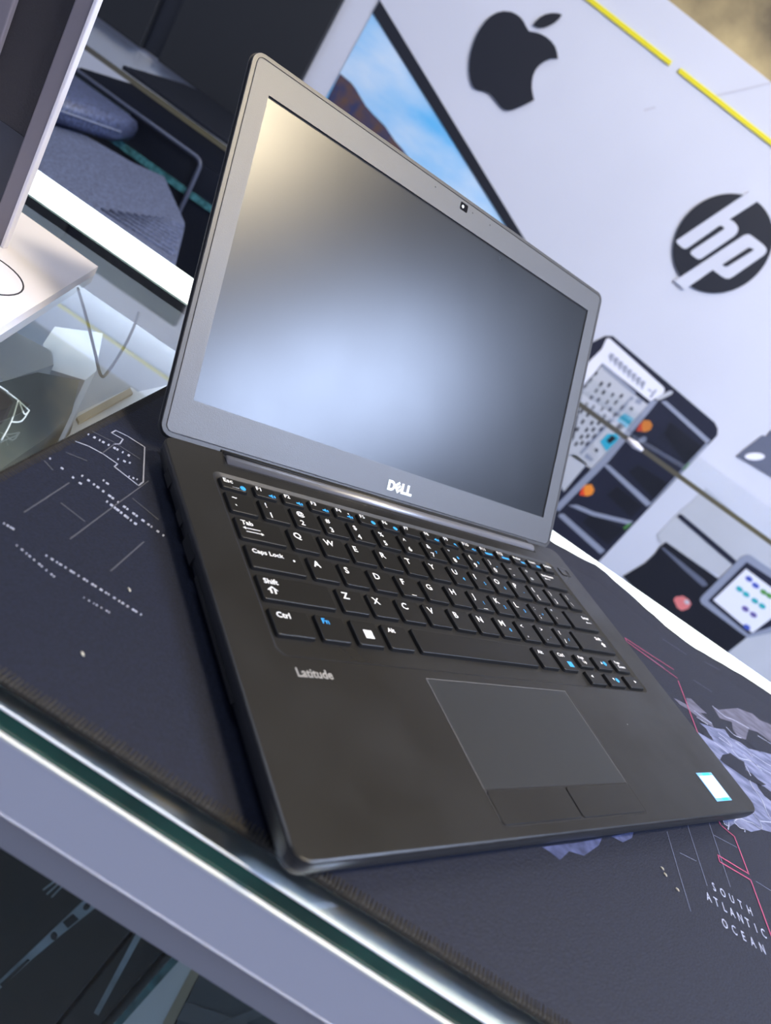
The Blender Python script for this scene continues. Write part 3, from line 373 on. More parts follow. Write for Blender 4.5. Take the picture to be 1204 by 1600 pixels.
# ------------------------------------------------------------------ the room
def struct(name, bm, mt, label=None):
    o = obj(name, mesh(name, bm), mt); tag(o, label, None, None, 'structure'); return o
FLOOR = -900.0
WY = 1350.0                                     # back wall plane (mm)
bm = bmesh.new(); box(bm, -3200, -2200, FLOOR - 60, 3200, WY + 80, FLOOR); struct('floor', bm, M['floor'], 'grey tiled shop floor')
bm = bmesh.new(); box(bm, -3200, -2200, CEIL * 1000 + 12, 3200, WY + 80, CEIL * 1000 + 60); struct('ceiling', bm, M['ceiling'], 'pale shop ceiling')  # kept dark to dim its reflection in the laptop screen
GOLD_Z = 558 + LAPTOP_Z
bm = bmesh.new(); box(bm, -3200, WY, FLOOR, 3200, WY + 80, GOLD_Z); wall = struct('wall_back', bm, M['wall'], 'white printed shop wall with product pictures and emblems')
bm = bmesh.new(); box(bm, -3200, WY + 2, GOLD_Z, 3200, WY + 80, CEIL * 1000 + 12); struct('wall_upper', bm, M['gold'], 'gold and black clouded wallpaper above the white wall')
bm = bmesh.new(); box(bm, 3200, -2200, FLOOR - 60, 3260, WY + 80, CEIL * 1000 + 60); struct('wall_right', bm, M['side_wall'], 'plain grey side wall of the shop')  # out of view, added to darken what the screen reflects

def wall_print(name, polys, mt, lift, parent):
    """flat print on the wall: polys in wall millimetres (x, height above palm rest)"""
    bm = bmesh.new()
    if isinstance(polys[0][0], (int, float)): polys = [polys]
    for pl in polys:
        prism(bm, pl, lambda a, b: (a * MM, (WY - lift) * MM, (b + LAPTOP_Z) * MM), lambda a, b: (a * MM, (WY + 0.5) * MM, (b + LAPTOP_Z) * MM))
    me = mesh(name, bm)
    q = parent; off = Vector((0, 0, 0))
    while q is not None: off += q.location; q = q.parent
    me.transform(Matrix.Translation(-off))
    return obj(name, me, mt, parent)
def rooted(name, label, cat, polys):
    xs = [p[0] for p in polys]; zs = [p[1] for p in polys]
    e = empty(name, ((min(xs) + max(xs)) / 2 * MM, WY * MM, (min(zs) + LAPTOP_Z) * MM)); tag(e, label, cat); return e

e = rooted('fruit_emblem', 'black bitten fruit silhouette emblem on the white wall', 'emblem', D['fruit'])
wall_print('fruit_body', D['fruit'], M['ink'], 3, e); wall_print('leaf', D['leaf'], M['ink'], 3, e)
e = rooted('disc_emblem', 'dark round disc emblem with slanted white hp letters on the wall', 'emblem', D['h'])
dc = D['disc']
wall_print('disc', [(dc[0] + dc[2] * math.cos(2 * math.pi * i / 64), dc[1] + dc[2] * math.sin(2 * math.pi * i / 64)) for i in range(64)], M['ink'], 3, e)
wall_print('letter_h', D['h'], M['wall'], 4, e); p_ = wall_print('letter_p', D['p'], M['wall'], 4.2, e); wall_print('letter_counter', D['phole'], M['ink'], 5, p_)

e = rooted('laptop_picture', 'printed picture of a laptop display showing blue sky over a mountain', 'picture', D['nb_sky'])
wall_print('screen_sky', D['nb_sky'], M['sky'], 2, e); wall_print('mountain', D['nb_mount'], M['mountain'], 2.6, e); wall_print('screen_border', D['nb_border'], M['ink'], 3.2, e)

for nm, x0, x1, lb in (('yellow_stripe', -1500, 28, 'long yellow stripe on the wall above the bitten fruit emblem'), ('yellow_stripe', 46, 1700, 'long yellow stripe on the wall above the round letter emblem')):
    bm = bmesh.new(); box(bm, x0, WY - 2.5, 488.2 + LAPTOP_Z, x1, WY + .5, 495.4 + LAPTOP_Z)
    tag(obj(nm, mesh(nm, bm), M['yellow']), lb, 'stripe')
[wall_print('seam_mark', q, M['ink_scratch'], 0.8, wall) for q in (D['scratch1'], D['scratch2'])]

e = rooted('server_picture', 'printed picture of an open dark server tower with silver bars and teal boards', 'picture', D['sv_body'])
wall_print('tower_body', D['sv_body'], M['ink_navy'], 1.5, e)
[wall_print('shaded_bay', q, M['ink_navy2'], 2.0, e) for q in D['sv_shade']]
[wall_print('drive_tray', q, M['ink_pale'], 2.2, e) for q in [D['sv_tray'], D['sv_tray2']]]
wall_print('drive_slots', D['sv_dash'], M['ink_navy'], 2.8, e)['kind'] = 'stuff'
[wall_print('tray_groove', q, M['ink_slate2'], 2.6, e) for q in D['sv_groove']]
[wall_print('circuit_board', q, M['ink_teal'], 3.0, e) for q in D['sv_teal']]
[wall_print('port', q, M['ink_navy2'], 3.6, e) for q in D['sv_port']]; [wall_print('port_plate', q, M['ink_pale'], 3.2, e) for q in D['sv_plate']]
wall_print('frame_edge', D['sv_frame'], M['ink_slate2'], 3.2, e)
for q in D['sv_bars']: wall_print('silver_bar', q, M['ink_slate2'], 3.2, e)
o_ = wall_print('header_label', D['sv_white'], M['ink_white'], 3.0, e); wall_print('header_lettering', D['sv_text'], M['ink_slate2'], 3.6, o_)['kind'] = 'stuff'
wall_print('hook', D['sv_hook'], M['ink_pale'], 3.6, e)
for q in D['sv_orange']: wall_print('orange_light', q, M['ink_orange'], 3.2, e)
for q in D['sv_red']: wall_print('red_glow', q, M['ink_red'], 3.6, e)
[wall_print('green_mark', q, M['ink_green'], 3.6, e) for q in D['sv_green']]; wall_print('knob', D['sv_knob'], M['ink_slate2'], 3.4, e)

e = rooted('slate_emblem', 'slate grey angular emblem with a white stroke on the wall', 'emblem', D['badge'])
wall_print('badge', D['badge'], M['ink_grey'], 2, e); wall_print('white_stroke', D['badge_stroke'], M['ink_white'], 2.8, e)

e = rooted('printer_picture', 'printed picture of an office printer with a colour touch screen', 'picture', D['pr_body'])
wall_print('printer_body', D['pr_body'], M['ink_pale'], 1.2, e); wall_print('paper_slot', D['pr_slot'], M['ink_navy'], 2.0, e)
wall_print('lower_cover', D['pr_low'], M['ink_pale'], 1.8, e)
wall_print('front_cover', D['pr_black'], M['ink_navy2'], 2.2, e); wall_print('cover_edge', D['pr_line'], M['ink_grey'], 2.8, e)
s_ = wall_print('touch_screen_frame', D['pr_rim'], M['ink_slate2'], 3.2, e); wall_print('screen_border', D['pr_dark'], M['ink_navy'], 3.6, s_); wall_print('screen', D['pr_screen'], M['ink_white'], 4.0, s_)
for q, c in D['pr_icon']: wall_print('icon', q, [M['ink_blue'], M['ink_green'], M['ink_cyan'], M['ink_purple'], M['ink_blue']][c], 4.4, s_)
wall_print('red_mark', D['pr_red'], M['ink_coral'], 3.0, e); wall_print('white_glint', D['pr_redw'], M['ink_pale'], 3.6, e)

# charcoal boards on the wall left of the white print
for (x0, x1, lb) in ((-747, -500, 'tall charcoal wall board beside the laptop picture'), (-1500, -785, 'wide charcoal wall board beyond the black gap')):
    bm = bmesh.new(); box(bm, x0, WY - 16, 6 + LAPTOP_Z, x1, WY, 378 + LAPTOP_Z, b=2)
    tag(obj('wall_board', mesh('wall_board', bm), M['charcoal_panel']), lb, 'wall board', 'charcoal boards on the back wall')
bm = bmesh.new(); box(bm, -787, WY - 5, 8 + LAPTOP_Z, -745, WY, 378 + LAPTOP_Z); tag(obj('gap_strip', mesh('gap_strip', bm), M['black']), 'black strip between the two charcoal wall boards', 'trim')

for lb, x, y, sx, sy, c, st in CEILING_LIGHTS:
    e = empty('ceiling_light', (x, y, CEIL)); tag(e, lb, 'lamp', 'ceiling lights')
    bm = bmesh.new(); w, d = sx * 500, sy * 500
    loft(bm, [layer(rrect(-w - 15, -d - 15, w + 15, d + 15, 20), 12), layer(rrect(-w - 15, -d - 15, w + 15, d + 15, 20), -8), layer(rrect(-w, -d, w, d, 15), -8), layer(rrect(-w, -d, w, d, 15), -2)], cap1=False)
    obj('frame', mesh('frame', bm), M['carton_white'], e)
    bm = bmesh.new(); loft(bm, [layer(rrect(-w, -d, w, d, 15), -5), layer(rrect(-w, -d, w, d, 15), -3)])
    em = mat('lamp_diffuser', (0.8, 0.8, 0.8), 0.6, emit=st, ecol=c); obj('diffuser', mesh('diffuser', bm), em, e)

# ------------------------------------------------------------------ glass counter
cnt = empty('glass_counter', (0, 0, FLOOR * MM)); tag(cnt, 'glass-topped display counter with white rails and a green glass edge', 'counter')
def cobj(name, bm, mt, smooth=False):
    me = mesh(name, bm, smooth)
    me.transform(Matrix.Translation((0, 0, -FLOOR * MM)))
    return obj(name, me, mt, cnt)
X0, X1 = -1000.0, 950.0
SK = -0.0262                                      # the front edge runs a touch askew to the mat
def fe(t): return 4.1 + SK * t
# glass top, green edge faces
bm = bmesh.new()
ring = [(X0, fe(X0)), (X1, fe(X1)), (X1, 378.0), (X0, 378.0)]
loft(bm, [layer(ring, -8.0), layer(ring, 0.0)], mats=[1])
go = cobj('glass_top', bm, [M['glass'], M['glass_edge']])
# thin light arris along the glass's front edge
bm = bmesh.new()
tube(bm, [(X0, fe(X0) + .25, -0.2), (X1, fe(X1) + .25, -0.2)], 0.45, 6, s=MM); cobj('polished_arris', bm, M['pale_card'])
def skew_box(bm, n0, z0, n1, z1):
    a = [(X0, fe(X0) + n0), (X1, fe(X1) + n0), (X1, fe(X1) + n1), (X0, fe(X0) + n1)]
    loft(bm, [layer(a, z0), layer(a, z1)])
bm = bmesh.new(); skew_box(bm, -1.2, -36.0, 30, -8.2); cobj('front_rail', bm, M['alu'])
bm = bmesh.new(); skew_box(bm, -1.3, -9.4, 31, -8.1); cobj('rail_top_strip', bm, M['alu_top'])
bm = bmesh.new(); tube(bm, [(X0, fe(X0) - 1.0, -36.6), (X1, fe(X1) - 1.0, -36.6)], 0.6, 6, s=MM); cobj('rail_bead', bm, M['alu'])
bm = bmesh.new(); skew_box(bm, -0.3, -51.6, 30, -36.4); cobj('lower_rail', bm, M['alu_low'])
bm = bmesh.new(); skew_box(bm, 8, -640, 11, -51.6); cobj('front_pane', bm, M['glass_front'])
bm = bmesh.new(); skew_box(bm, -1.2, -900, 30, -640); cobj('plinth_panel', bm, M['alu'])
# back rail: top made to glow for brightness, inner lip under the glass
bm = bmesh.new(); box(bm, X0, 378, -36, X1, 438, -1.6); cobj('back_rail', bm, M['pale_card'])
bm = bmesh.new(); box(bm, X0, 378, -1.6, X1, 438, 0, b=.8); cobj('led_diffuser', bm, M['led'])
bm = bmesh.new(); box(bm, X0, 420, -900, X1, 436, -36); cobj('back_panel', bm, M['inner'])
bm = bmesh.new(); box(bm, X0, 36, -300, X1, 420, -288); cobj('shelf', bm, M['inner'])
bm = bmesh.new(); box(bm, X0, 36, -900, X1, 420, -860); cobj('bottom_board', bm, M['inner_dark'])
for x in (X0, X1 - 16):
    bm = bmesh.new(); box(bm, x, 36, -860, x + 16, 420, -300); cobj('side_panel', bm, M['inner'])
    bm = bmesh.new(); box(bm, x, 36, -288, x + 16, 420, -36); cobj('side_panel', bm, M['inner'])
bm = bmesh.new(); box(bm, -3.6, 18.5, -288, -0.8, 300, -60)
bm.faces.ensure_lookup_table()
for f in bm.faces:
    f.normal_update()
    if abs(f.normal.y) > .5: f.material_index = 1
cobj('glass_divider', bm, [M['glass_clear'], M['teal_edge']])

bm = bmesh.new(); box(bm, X0 + 30, 400, -40, X1 - 30, 410, -36.2); cobj('led_strip', bm, mat('interior_back_led', (.8, .8, .8), .5, emit=9.0, ecol=(0.86, 0.92, 1.0)))  # hidden strip, added to brighten the space under the glass
bm = bmesh.new(); box(bm, X0 + 30, 24, -58, X1 - 30, 30, -52, b=1.5); cobj('led_strip', bm, mat('interior_led', (.8, .8, .8), .5, emit=7.0, ecol=(0.86, 0.92, 1.0)))  # hidden strip behind the front rail, added to light the interior

# ---- stock inside the counter
SH = -288.0
def stock(name, bm, mt, label, cat, group=None):
    o = obj(name, mesh(name, bm), mt); tag(o, label, cat, group); return o
def front(a, b, n): return (a * MM, n * MM, (b + LAPTOP_Z) * MM)
bx_ = empty('black_carton', (-0.062, 0.06, SH * MM)); tag(bx_, 'black carton printed with a slim silver laptop edge behind the front pane', 'carton')
def rel(o, root):
    o.parent = root; o.matrix_parent_inverse = Matrix.Translation(-Vector(root.location)); return o
bm = bmesh.new(); box(bm, -150, 26, SH, -19, 120, -64, b=1.0); rel(obj('carton_body', mesh('carton_body', bm), M['carton_black']), bx_)
bm = bmesh.new(); prism(bm, D['f_silver'], lambda a, b: front(a, b, 25.3), lambda a, b: front(a, b, 26.2)); rel(obj('silver_laptop_edge', mesh('s', bm), M['silver_print']), bx_)
for q in D['f_ports']:
    bm = bmesh.new(); prism(bm, q, lambda a, b: front(a, b, 24.9), lambda a, b: front(a, b, 25.8)); rel(obj('port', mesh('port', bm), M['carton_black']), bx_)
for (a0, b0, a1, b1) in ((-52, -108, -50.4, -97), (-50, -108, -49, -98), (-54, -107, -52, -98)):
    bm = bmesh.new(); prism(bm, [(a0, b0), (a0 + .5, b0), (a1 + .5, b1), (a1, b1)], lambda a, b: front(a, b, 25.4), lambda a, b: front(a, b, 26.2)); rel(obj('scuff', mesh('scuff', bm), M['silver_print']), bx_)
bx2 = empty('dark_carton', (-0.011, 0.1, SH * MM)); tag(bx2, 'narrow black carton with one grey edge beside the glass divider', 'carton')
bm = bmesh.new(); box(bm, -17.6, 28, SH, -4.2, 130, -64, b=.8); rel(obj('carton_body', mesh('c', bm), M['carton_black']), bx2)
bm = bmesh.new(); prism(bm, [(-17.9, -96), (-15.6, -96), (-7.6, -160), (-9.8, -160)], lambda a, b: front(a, b, 27.4), lambda a, b: front(a, b, 28.4)); rel(obj('grey_edge', mesh('g', bm), M['silver_print']), bx2)
bx3 = empty('white_carton', (0.06, 0.1, SH * MM)); tag(bx3, 'white carton with a tan-framed slate picture behind the front pane', 'carton')
bm = bmesh.new(); box(bm, -0.3, 26, SH, 118, 130, -64, b=1); rel(obj('carton_body', mesh('c', bm), M['carton_white']), bx3)
for nm, pl, n, k in (('tan_border', [(5, -90), (8.5, -92), (18, -138), (26, -180), (22, -180), (13, -138)], 25.4, 'carton_tan'), ('slate_picture', [(8.5, -92), (100, -92), (100, -200), (30, -200), (17, -138)], 25.4, 'pic'),
                     ('pale_bar', [(38, -92), (42, -92), (24, -160), (20, -150)], 24.9, 'pic2'), ('grey_band', [(14, -120), (60, -104), (60, -112), (16, -132)], 25.0, 'pic2')):
    bm = bmesh.new(); prism(bm, pl, lambda a, b: front(a, b, n), lambda a, b: front(a, b, n + 1)); rel(obj(nm, mesh(nm, bm), M[k]), bx3)

def slab(name, pts, ztop, thick, mt, label, cat, legs=None):
    bm = bmesh.new(); prism(bm, pts, lambda a, b: (a * MM, b * MM, (ztop - thick) * MM), lambda a, b: (a * MM, b * MM, ztop * MM))
    o = obj(name, mesh(name, bm), mt); tag(o, label, cat); return o
e = empty('tan_edged_carton', (-0.2, 0.28, SH * MM)); tag(e, 'white carton with a tan edge under the glass beside the desk mat', 'carton')
bm = bmesh.new(); prism(bm, [(-203.5, 262), (-206.5, 272), (-207, 342.7), (-201.4, 342.5), (-193.9, 387.5), (-180.5, 339), (-184.4, 280.7), (-186, 212), (-190.5, 213), (-196, 246)], lambda a, b: (a * MM, b * MM, SH * MM), lambda a, b: (a * MM, b * MM, -64 * MM)); rel(obj('carton_body', mesh('c', bm), M['carton_white']), e)
bm = bmesh.new(); prism(bm, [(-203, 263), (-205.7, 337), (-200.9, 333), (-198.6, 259)], lambda a, b: (a * MM, b * MM, -64.2 * MM), lambda a, b: (a * MM, b * MM, -62 * MM)); rel(obj('tan_edge', mesh('c', bm), M['carton_tan']), e)
slab('grey_tray', [(-262, 150), (-240, 234), (-238, 268), (-221.4, 290), (-202.2, 250.5), (-195, 215), (-190, 166), (-191, 140)], -54, 234, M['tray'], 'tall grey-green box under the glass beside the white carton', 'box')
slab('pale_box', [(-278, 265), (-278, 305), (-254, 311), (-243.5, 297), (-243.5, 245)], -59, 229, M['pale_card'], 'pale blue narrow box under the glass beside the monitor stand', 'box')
slab('lilac_box', [(-288, 374.5), (-269, 414), (-237.7, 351.8), (-234, 331), (-252.7, 315), (-275, 340)], -74, 214, M['inner'], 'pale box with angled sides under the glass beneath the dark cable', 'box')  # solid block on a traced, angled outline
bm = bmesh.new(); P = smooth_path([(a, b, -32 + 6 * math.sin(i)) for i, (a, b) in enumerate(D['wire'])], 5); tube(bm, [tuple(q) for q in P], 1.0, 8, s=MM)
tag(obj('thin_cable', mesh('thin_cable', bm, True), M['cable']), 'thin dark cable looping down under the counter glass', 'cable')

# ------------------------------------------------------------------ desk mat
MT = 3.0
mt_e = empty('desk_mat', (0.2, 0.2, 0)); tag(mt_e, 'large dark desk mat printed with a world map, stitched edge', 'desk mat')
def mobj(name, me, m_, kind=None):
    me.transform(Matrix.Translation((-0.2, -0.2, 0))); o = obj(name, me, m_, mt_e)
    if kind: o['kind'] = kind
    return o
BACK = [(-155, 400), (0, 400), (80, 399), (122, 397), (145, 402), (168, 407), (195, 402), (218, 395), (240, 389), (261, 387), (280, 390), (297, 393), (322, 397), (348, 398), (400, 394), (460, 400), (560, 396), (745, 399)]
def back_n(t):
    for (a, b), (c, d) in zip(BACK, BACK[1:]):
        if a <= t <= c:
            f = (t - a) / (c - a); f = f * f * (3 - 2 * f); return b + (d - b) * f
    return 399
def back_z(t, n):                                 # the far edge lifts a little where it waves
    if n < 362: return 0.0
    return max(0, (back_n(t) - 386) / 20.0) * 2.5 * ((n - 362) / 38.0) ** 2
FN = 13.0
bm = bmesh.new(); cols_ = []
ts = [-155 + 900 * i / 90 for i in range(91)]
for t in ts:
    bn = back_n(t); row = []
    for j in range(17):
        n = FN + (bn - FN) * j / 16
        zz = back_z(t, n)
        row.append((bm.verts.new((t * MM, n * MM, (0.05 + zz) * MM)), bm.verts.new((t * MM, n * MM, (MT + zz) * MM))))
    cols_.append(row)
for i in range(90):
    for j in range(16):
        a, b, c, d = cols_[i][j], cols_[i + 1][j], cols_[i + 1][j + 1], cols_[i][j + 1]
        bm.faces.new((a[1], b[1], c[1], d[1])); bm.faces.new((d[0], c[0], b[0], a[0]))
    for j in (0, 16):
        bm.faces.new((cols_[i][j][0], cols_[i + 1][j][0], cols_[i + 1][j][1], cols_[i][j][1]))
for i in (0, 90):
    for j in range(16): bm.faces.new((cols_[i][j][0], cols_[i][j + 1][0], cols_[i][j + 1][1], cols_[i][j][1]))
mobj('cloth', mesh('cloth', bm, False), M['mat'])
# bound edge with over-stitching
path = [(t, FN, MT * .55) for t in ts[::2]] + [(745, FN + (399 - FN) * k / 20, MT * .55) for k in range(1, 21)]
path += [(t, back_n(t), MT * .55 + back_z(t, 400)) for t in reversed(ts)] + [(-155, FN + (400 - FN) * k / 20, MT * .55) for k in range(19, 0, -1)]
bm = bmesh.new(); tube(bm, path, 1.55, 10, closed=True, s=MM); mobj('edge_binding', mesh('b', bm, True), M['mat_edge'])
bm = bmesh.new()
def stitches(a, b, inward, step=1.55):
    a, b = Vector(a), Vector(b); L = (b - a).length; d = (b - a) / L; nrm = Vector((-d.y, d.x, 0)) * inward
    k = 0.0
    while k < L:
        p = a + d * (k + random.uniform(-.15, .15)); w = random.uniform(.35, .5)
        pr = [(-1.6, -0.2), (-1.4, 1.0), (-0.3, 1.45), (1.4, 1.3), (2.9 + random.uniform(-.3, .3), 1.25)]
        up = []
        for off, hz in pr:
            q = p + nrm * off + Vector((0, 0, hz - 1.6)) + d * (0.35 * off / 3)
            up.append((bm.verts.new((q - d * w) * MM), bm.verts.new((q + Vector((0, 0, .4))) * MM), bm.verts.new((q + d * w) * MM)))
        for u, v in zip(up, up[1:]):
            bm.faces.new((u[0], u[1], v[1], v[0])); bm.faces.new((u[1], u[2], v[2], v[1]))
        k += step
z_ = MT * .55 + 1.6
stitches((-155, FN, z_), (330, FN, z_), 1); stitches((-155, 400, z_), (-155, FN, z_), 1)
mobj('stitching', mesh('stitching', bm), M['stitch'], 'stuff')
# the printed map (flat print)
PZ = MT + 0.12
def line_bm(bm, pts, w, z):
    for (a, b) in zip(pts, pts[1:]):
        a, b = Vector(a), Vector(b); d = (b - a)
        if d.length < 1e-6: continue
        d.normalize(); n = Vector((-d.y, d.x)) * w / 2; e_ = d * w * .3
        zz = lambda q: z + back_z(q[0], q[1])
        N_ = max(1, int((b - a).length / 12))
        for k in range(N_):
            p0 = a + (b - a) * (k / N_) - (e_ if k == 0 else e_ * 0); p1 = a + (b - a) * ((k + 1) / N_) + (e_ if k == N_ - 1 else e_ * 0)
            bm.faces.new([bm.verts.new((q.x * MM, q.y * MM, zz(q) * MM)) for q in (p0 - n, p1 - n, p1 + n, p0 + n)])
def mprint(name, fn, m_):
    bm = bmesh.new(); fn(bm); return mobj(name, up_mesh(name, bm), m_)
mprint('land_print', lambda bm: poly_bm(bm, D['m_land'], PZ), M['map_land'])
for q in (D['m_dim'], D['m_dim2']): mprint('dim_land_print', lambda bm: poly_bm(bm, q, PZ), M['map_dim'])
for q in D['m_hole']: mprint('inland_water', lambda bm: poly_bm(bm, q, PZ + .08), M['mat'])
for q in D['m_blue']: mprint('island_print', lambda bm: poly_bm(bm, q, PZ), M['map_blue'])
for q in D['m_pink']: mprint('pink_line', lambda bm: line_bm(bm, q, 0.8, PZ + .16), M['map_pink'])
for q in D['m_thin']: mprint('meridian_line', lambda bm: line_bm(bm, q, 0.38, PZ + .12), M['map_thin'])
for q in D['m_coast']: mprint('coast_line', lambda bm: line_bm(bm, [tuple(v)[:2] for v in smooth_path([(a, b, 0) for a, b in q], 3)], 0.75, PZ + .14), M['map_text'])
mprint('white_outline', lambda bm: [line_bm(bm, q, 0.62, PZ + .1) for q in D['m_white']], M['map_white'])
for q in D['m_grey']: mprint('guide_line', lambda bm: line_bm(bm, q, 0.5, PZ + .1), M['map_grey'])
mprint('tiny_lettering', lambda bm: [poly_bm(bm, q, PZ + .1) for q in D['m_dash']], M['map_white'])['kind'] = 'stuff'
def ocean(bm):
    for (wd_, (p0, p1)) in zip(('SOUTH', 'ATLANTIC', 'OCEAN'), D['m_text']):
        n = len(wd_); y = (p0[1] + p1[1]) / 2 - .6
        for i, ch in enumerate(wd_):
            f = i / (n - 1); text_bm(bm, ch, p0[0] + 1.0 + (p1[0] - 1.0 - p0[0] - 1.0) * f, y, 6.6, PZ + .1, 0.008, 0.62, 0, 'CENTER')
mprint('ocean_lettering', ocean, M['map_text'])
mprint('tiny_number', lambda bm: text_bm(bm, '10', -94, 128, 7, PZ + .1, 0, .8), M['map_white'])
SPECKS = ('pale lint speck beside the ocean lettering on the desk mat, longest of three', 'pale lint speck between two others beside the ocean lettering', 'pale lint speck beside the ocean lettering, close to the printed line',
          'pale lint speck near the stitched front edge of the mat', 'pale lint speck beside the rows of tiny printed lettering')
for (a, b), lb in zip(D['m_speck'], SPECKS):
    bm = bmesh.new(); tube(bm, [(a - .8, b + .6, MT + .45), (a, b, MT + .6), (a + .7, b - .3, MT + .45)], [.25, .45, .2], 6, s=MM)
    tag(obj('lint_speck', mesh('lint_speck', bm), M['lint']), lb, 'lint', 'lint specks on the desk mat')

# ------------------------------------------------------------------ laptop
W_ = 304.7; DEP = 208.0
lap = empty('laptop', (0, 0, LAPTOP_Z * MM), ANG); tag(lap, 'open charcoal laptop with a matt dark screen standing on the map desk mat', 'laptop')
def L(name, bm, m_, smooth=False, parent=lap): return obj(name, mesh(name, bm, smooth), m_, parent)
O = lambda d, r=7.0: rrect(d, d, W_ - d, DEP - d, max(r - d, .6), 8)
K0 = (20.2, 77.0, 281.6, 188.6)                    # keyboard recess
bm = bmesh.new()
inner = lambda d: rrect(K0[0] + d, K0[1] + d, K0[2] - d, K0[3] - d, 5.0, 8)
rings = [layer(O(9.0, 12), -12.4), layer(O(4.0, 9), -11.2), layer(O(1.4), -8.6), layer(O(0.35), -5.4), layer(O(0.0), -3.0), layer(O(0.0), -1.0), layer(O(0.35), -0.3), layer(O(0.9), 0.0),
         layer(inner(0), 0.0), layer(inner(0.5), -0.35), layer(inner(1.5), -1.1), layer(inner(2.0), -1.25)]
loft(bm, rings, mats=[1, 1, 1, 1, 1, 0, 0, 0, 2, 2, 2])
base = L('base', bm, [M['chassis'], M['chassis_side'], M['deck']])
for x, y in ((25, 18), (W_ - 25, 18), (25, 190), (W_ - 25, 190)):
    bm = bmesh.new(); loft(bm, [layer(rrect(x - 14, y - 4, x + 14, y + 4, 3, 4), -12.9), layer(rrect(x - 14.5, y - 4.5, x + 14.5, y + 4.5, 3, 4), -12.2)]); L('rubber_foot', bm, M['gasket'])
# ports along the left side
for y0, y1, z0, z1 in ((150, 159, -7.4, -4.6), (128, 142, -8.4, -3.2), (60, 120, -7.6, -6.2), (176, 186, -7.6, -3.6)):
    bm = bmesh.new(); box(bm, -0.06, y0, z0, 1.6, y1, z1); L('side_port', bm, M['gap'])

# keys -----------------------------------------------------------
_km = {}
def key_mesh(w, h):
    k = (round(w, 2), round(h, 2))
    if k not in _km:
        bm = bmesh.new()
        R_ = lambda d, r: rrect(-w / 2 + d, -h / 2 + d, w / 2 - d, h / 2 - d, r, 3)
        loft(bm, [layer(R_(-.45, 1.4), -1.25), layer(R_(-.1, 1.2), -0.25), layer(R_(0.05, 1.1), 0.2), layer(R_(.35, .9), 0.42)], cap0=False)
        me = mesh('key', bm); me.materials.append(M['key']); _km[k] = me
    return _km[k]
KT = 0.42
def key(x0, x1, y0, y1, white=(), blue=(), wp=(), bp=()):
    """white/blue: (text, dx from left edge, dy from top edge, size); wp/bp: polygons from top-left corner"""
    w, h = x1 - x0, y1 - y0
    k = obj('key', key_mesh(w, h), None, lap, ((x0 + x1) / 2 * MM, (y0 + y1) / 2 * MM, 0))
    for nm, texts, polys, mt in (('legend', white, wp, 'legend'), ('blue_legend', blue, bp, 'legend_blue')):
        if not texts and not polys: continue
        bm = bmesh.new()
        for (s, dx, dy, sz) in texts: text_bm(bm, s, -w / 2 + dx, h / 2 - dy, sz, KT + .05, 0.02 if sz > 3.6 else 0.026)
        for pl in polys: poly_bm(bm, [(-w / 2 + a, h / 2 - b) for a, b in pl], KT + .05)
        obj(nm, up_mesh(nm, bm), M[mt], k)
P_ = 17.75; KW = 14.35; X_ = 23.4
rowF, row1, row2, row3, row4, row5 = (177.0, 184.4), (160.0, 173.9), (142.2, 156.1), (124.2, 138.1), (106.2, 120.1), (87.6, 101.5)
def blob(x, y, s=1.0): return [[(x, y), (x + .8 * s, y), (x + 1.8 * s, y - .9 * s), (x + 1.8 * s, y + 1.5 * s), (x + .8 * s, y + .7 * s), (x, y + .7 * s)], [(x + 2.2 * s, y - .3 * s), (x + 2.9 * s, y - .3 * s), (x + 2.9 * s, y + 1.0 * s), (x + 2.2 * s, y + 1.0 * s)]]
def disc(x, y, r, n=12): return [(x + r * math.cos(2 * math.pi * i / n), y + r * math.sin(2 * math.pi * i / n)) for i in range(n)]
key(X_, 36.8, *rowF, white=[('Esc', 1.4, 3.2, 3.9)], wp=[[(5.4, 5.9), (9, 5.9), (9, 6.15), (5.4, 6.15)]], bp=[disc(11.2, 5.2, 1.6)])
f0 = 41.4; fp = (267.6 - 41.4) / 14
fl = ['F%d' % i for i in range(1, 13)] + ['PrtScr', 'Insert', 'Delete']
for i, s in enumerate(fl):
    x = f0 + i * fp; wp = []; bp = []
    if i in (0, 1, 2, 7, 9): bp = blob(7.4, 5.0, 1.3)
    elif i == 3: bp = blob(7.4, 5.0, 1.3); wp = [disc(9.2, 2.9, .5)]
    elif i in (4, 5): bp = [disc(9.4, 5.0, 1.5)]
    elif i == 8: bp = [disc(9, 5.0, .9), [(9.4, 5.4), (10.6, 6.5), (10.2, 6.8), (9.0, 5.8)]]
    elif i in (10, 11): bp = [[(3.5, 4.8), (10.5, 4.8), (10.5, 6.5), (3.5, 6.5)]]
    elif i in (12, 13): bp = [[(6.8, 4.6), (10.5, 4.6), (10.5, 6.3), (6.8, 6.3)]]
    key(x, x + (fp - 4.0 if i < 14 else 9.8), *rowF, white=[(s, 1.1, 3.2, 3.7 if i < 12 else 2.8)], wp=wp, bp=bp)
for i, (a, b) in enumerate(zip('~!@#$%^&*()_+', "`1234567890-=")):
    x = X_ + i * P_; bl = [(' ' * 0 + {7: '7', 8: '8', 9: '9', 10: '*'}[i], 7.6, 8.6, 3.0)] if i in (7, 8, 9, 10) else []
    key(x, x + KW, *row1, white=[(a, 2.6, 5.2, 4.6), (b, 2.8, 12.2, 5.0)], blue=bl)
arrow = lambda x, y, l, d: [[(x, y - .22), (x + l, y - .22), (x + l, y + .22), (x, y + .22)], ([(x + l - .4, y - 1.0), (x + l + 1.1, y), (x + l - .4, y + 1.0)] if d > 0 else [(x + .4, y - 1.0), (x + .4, y + 1.0), (x - 1.1, y)])]
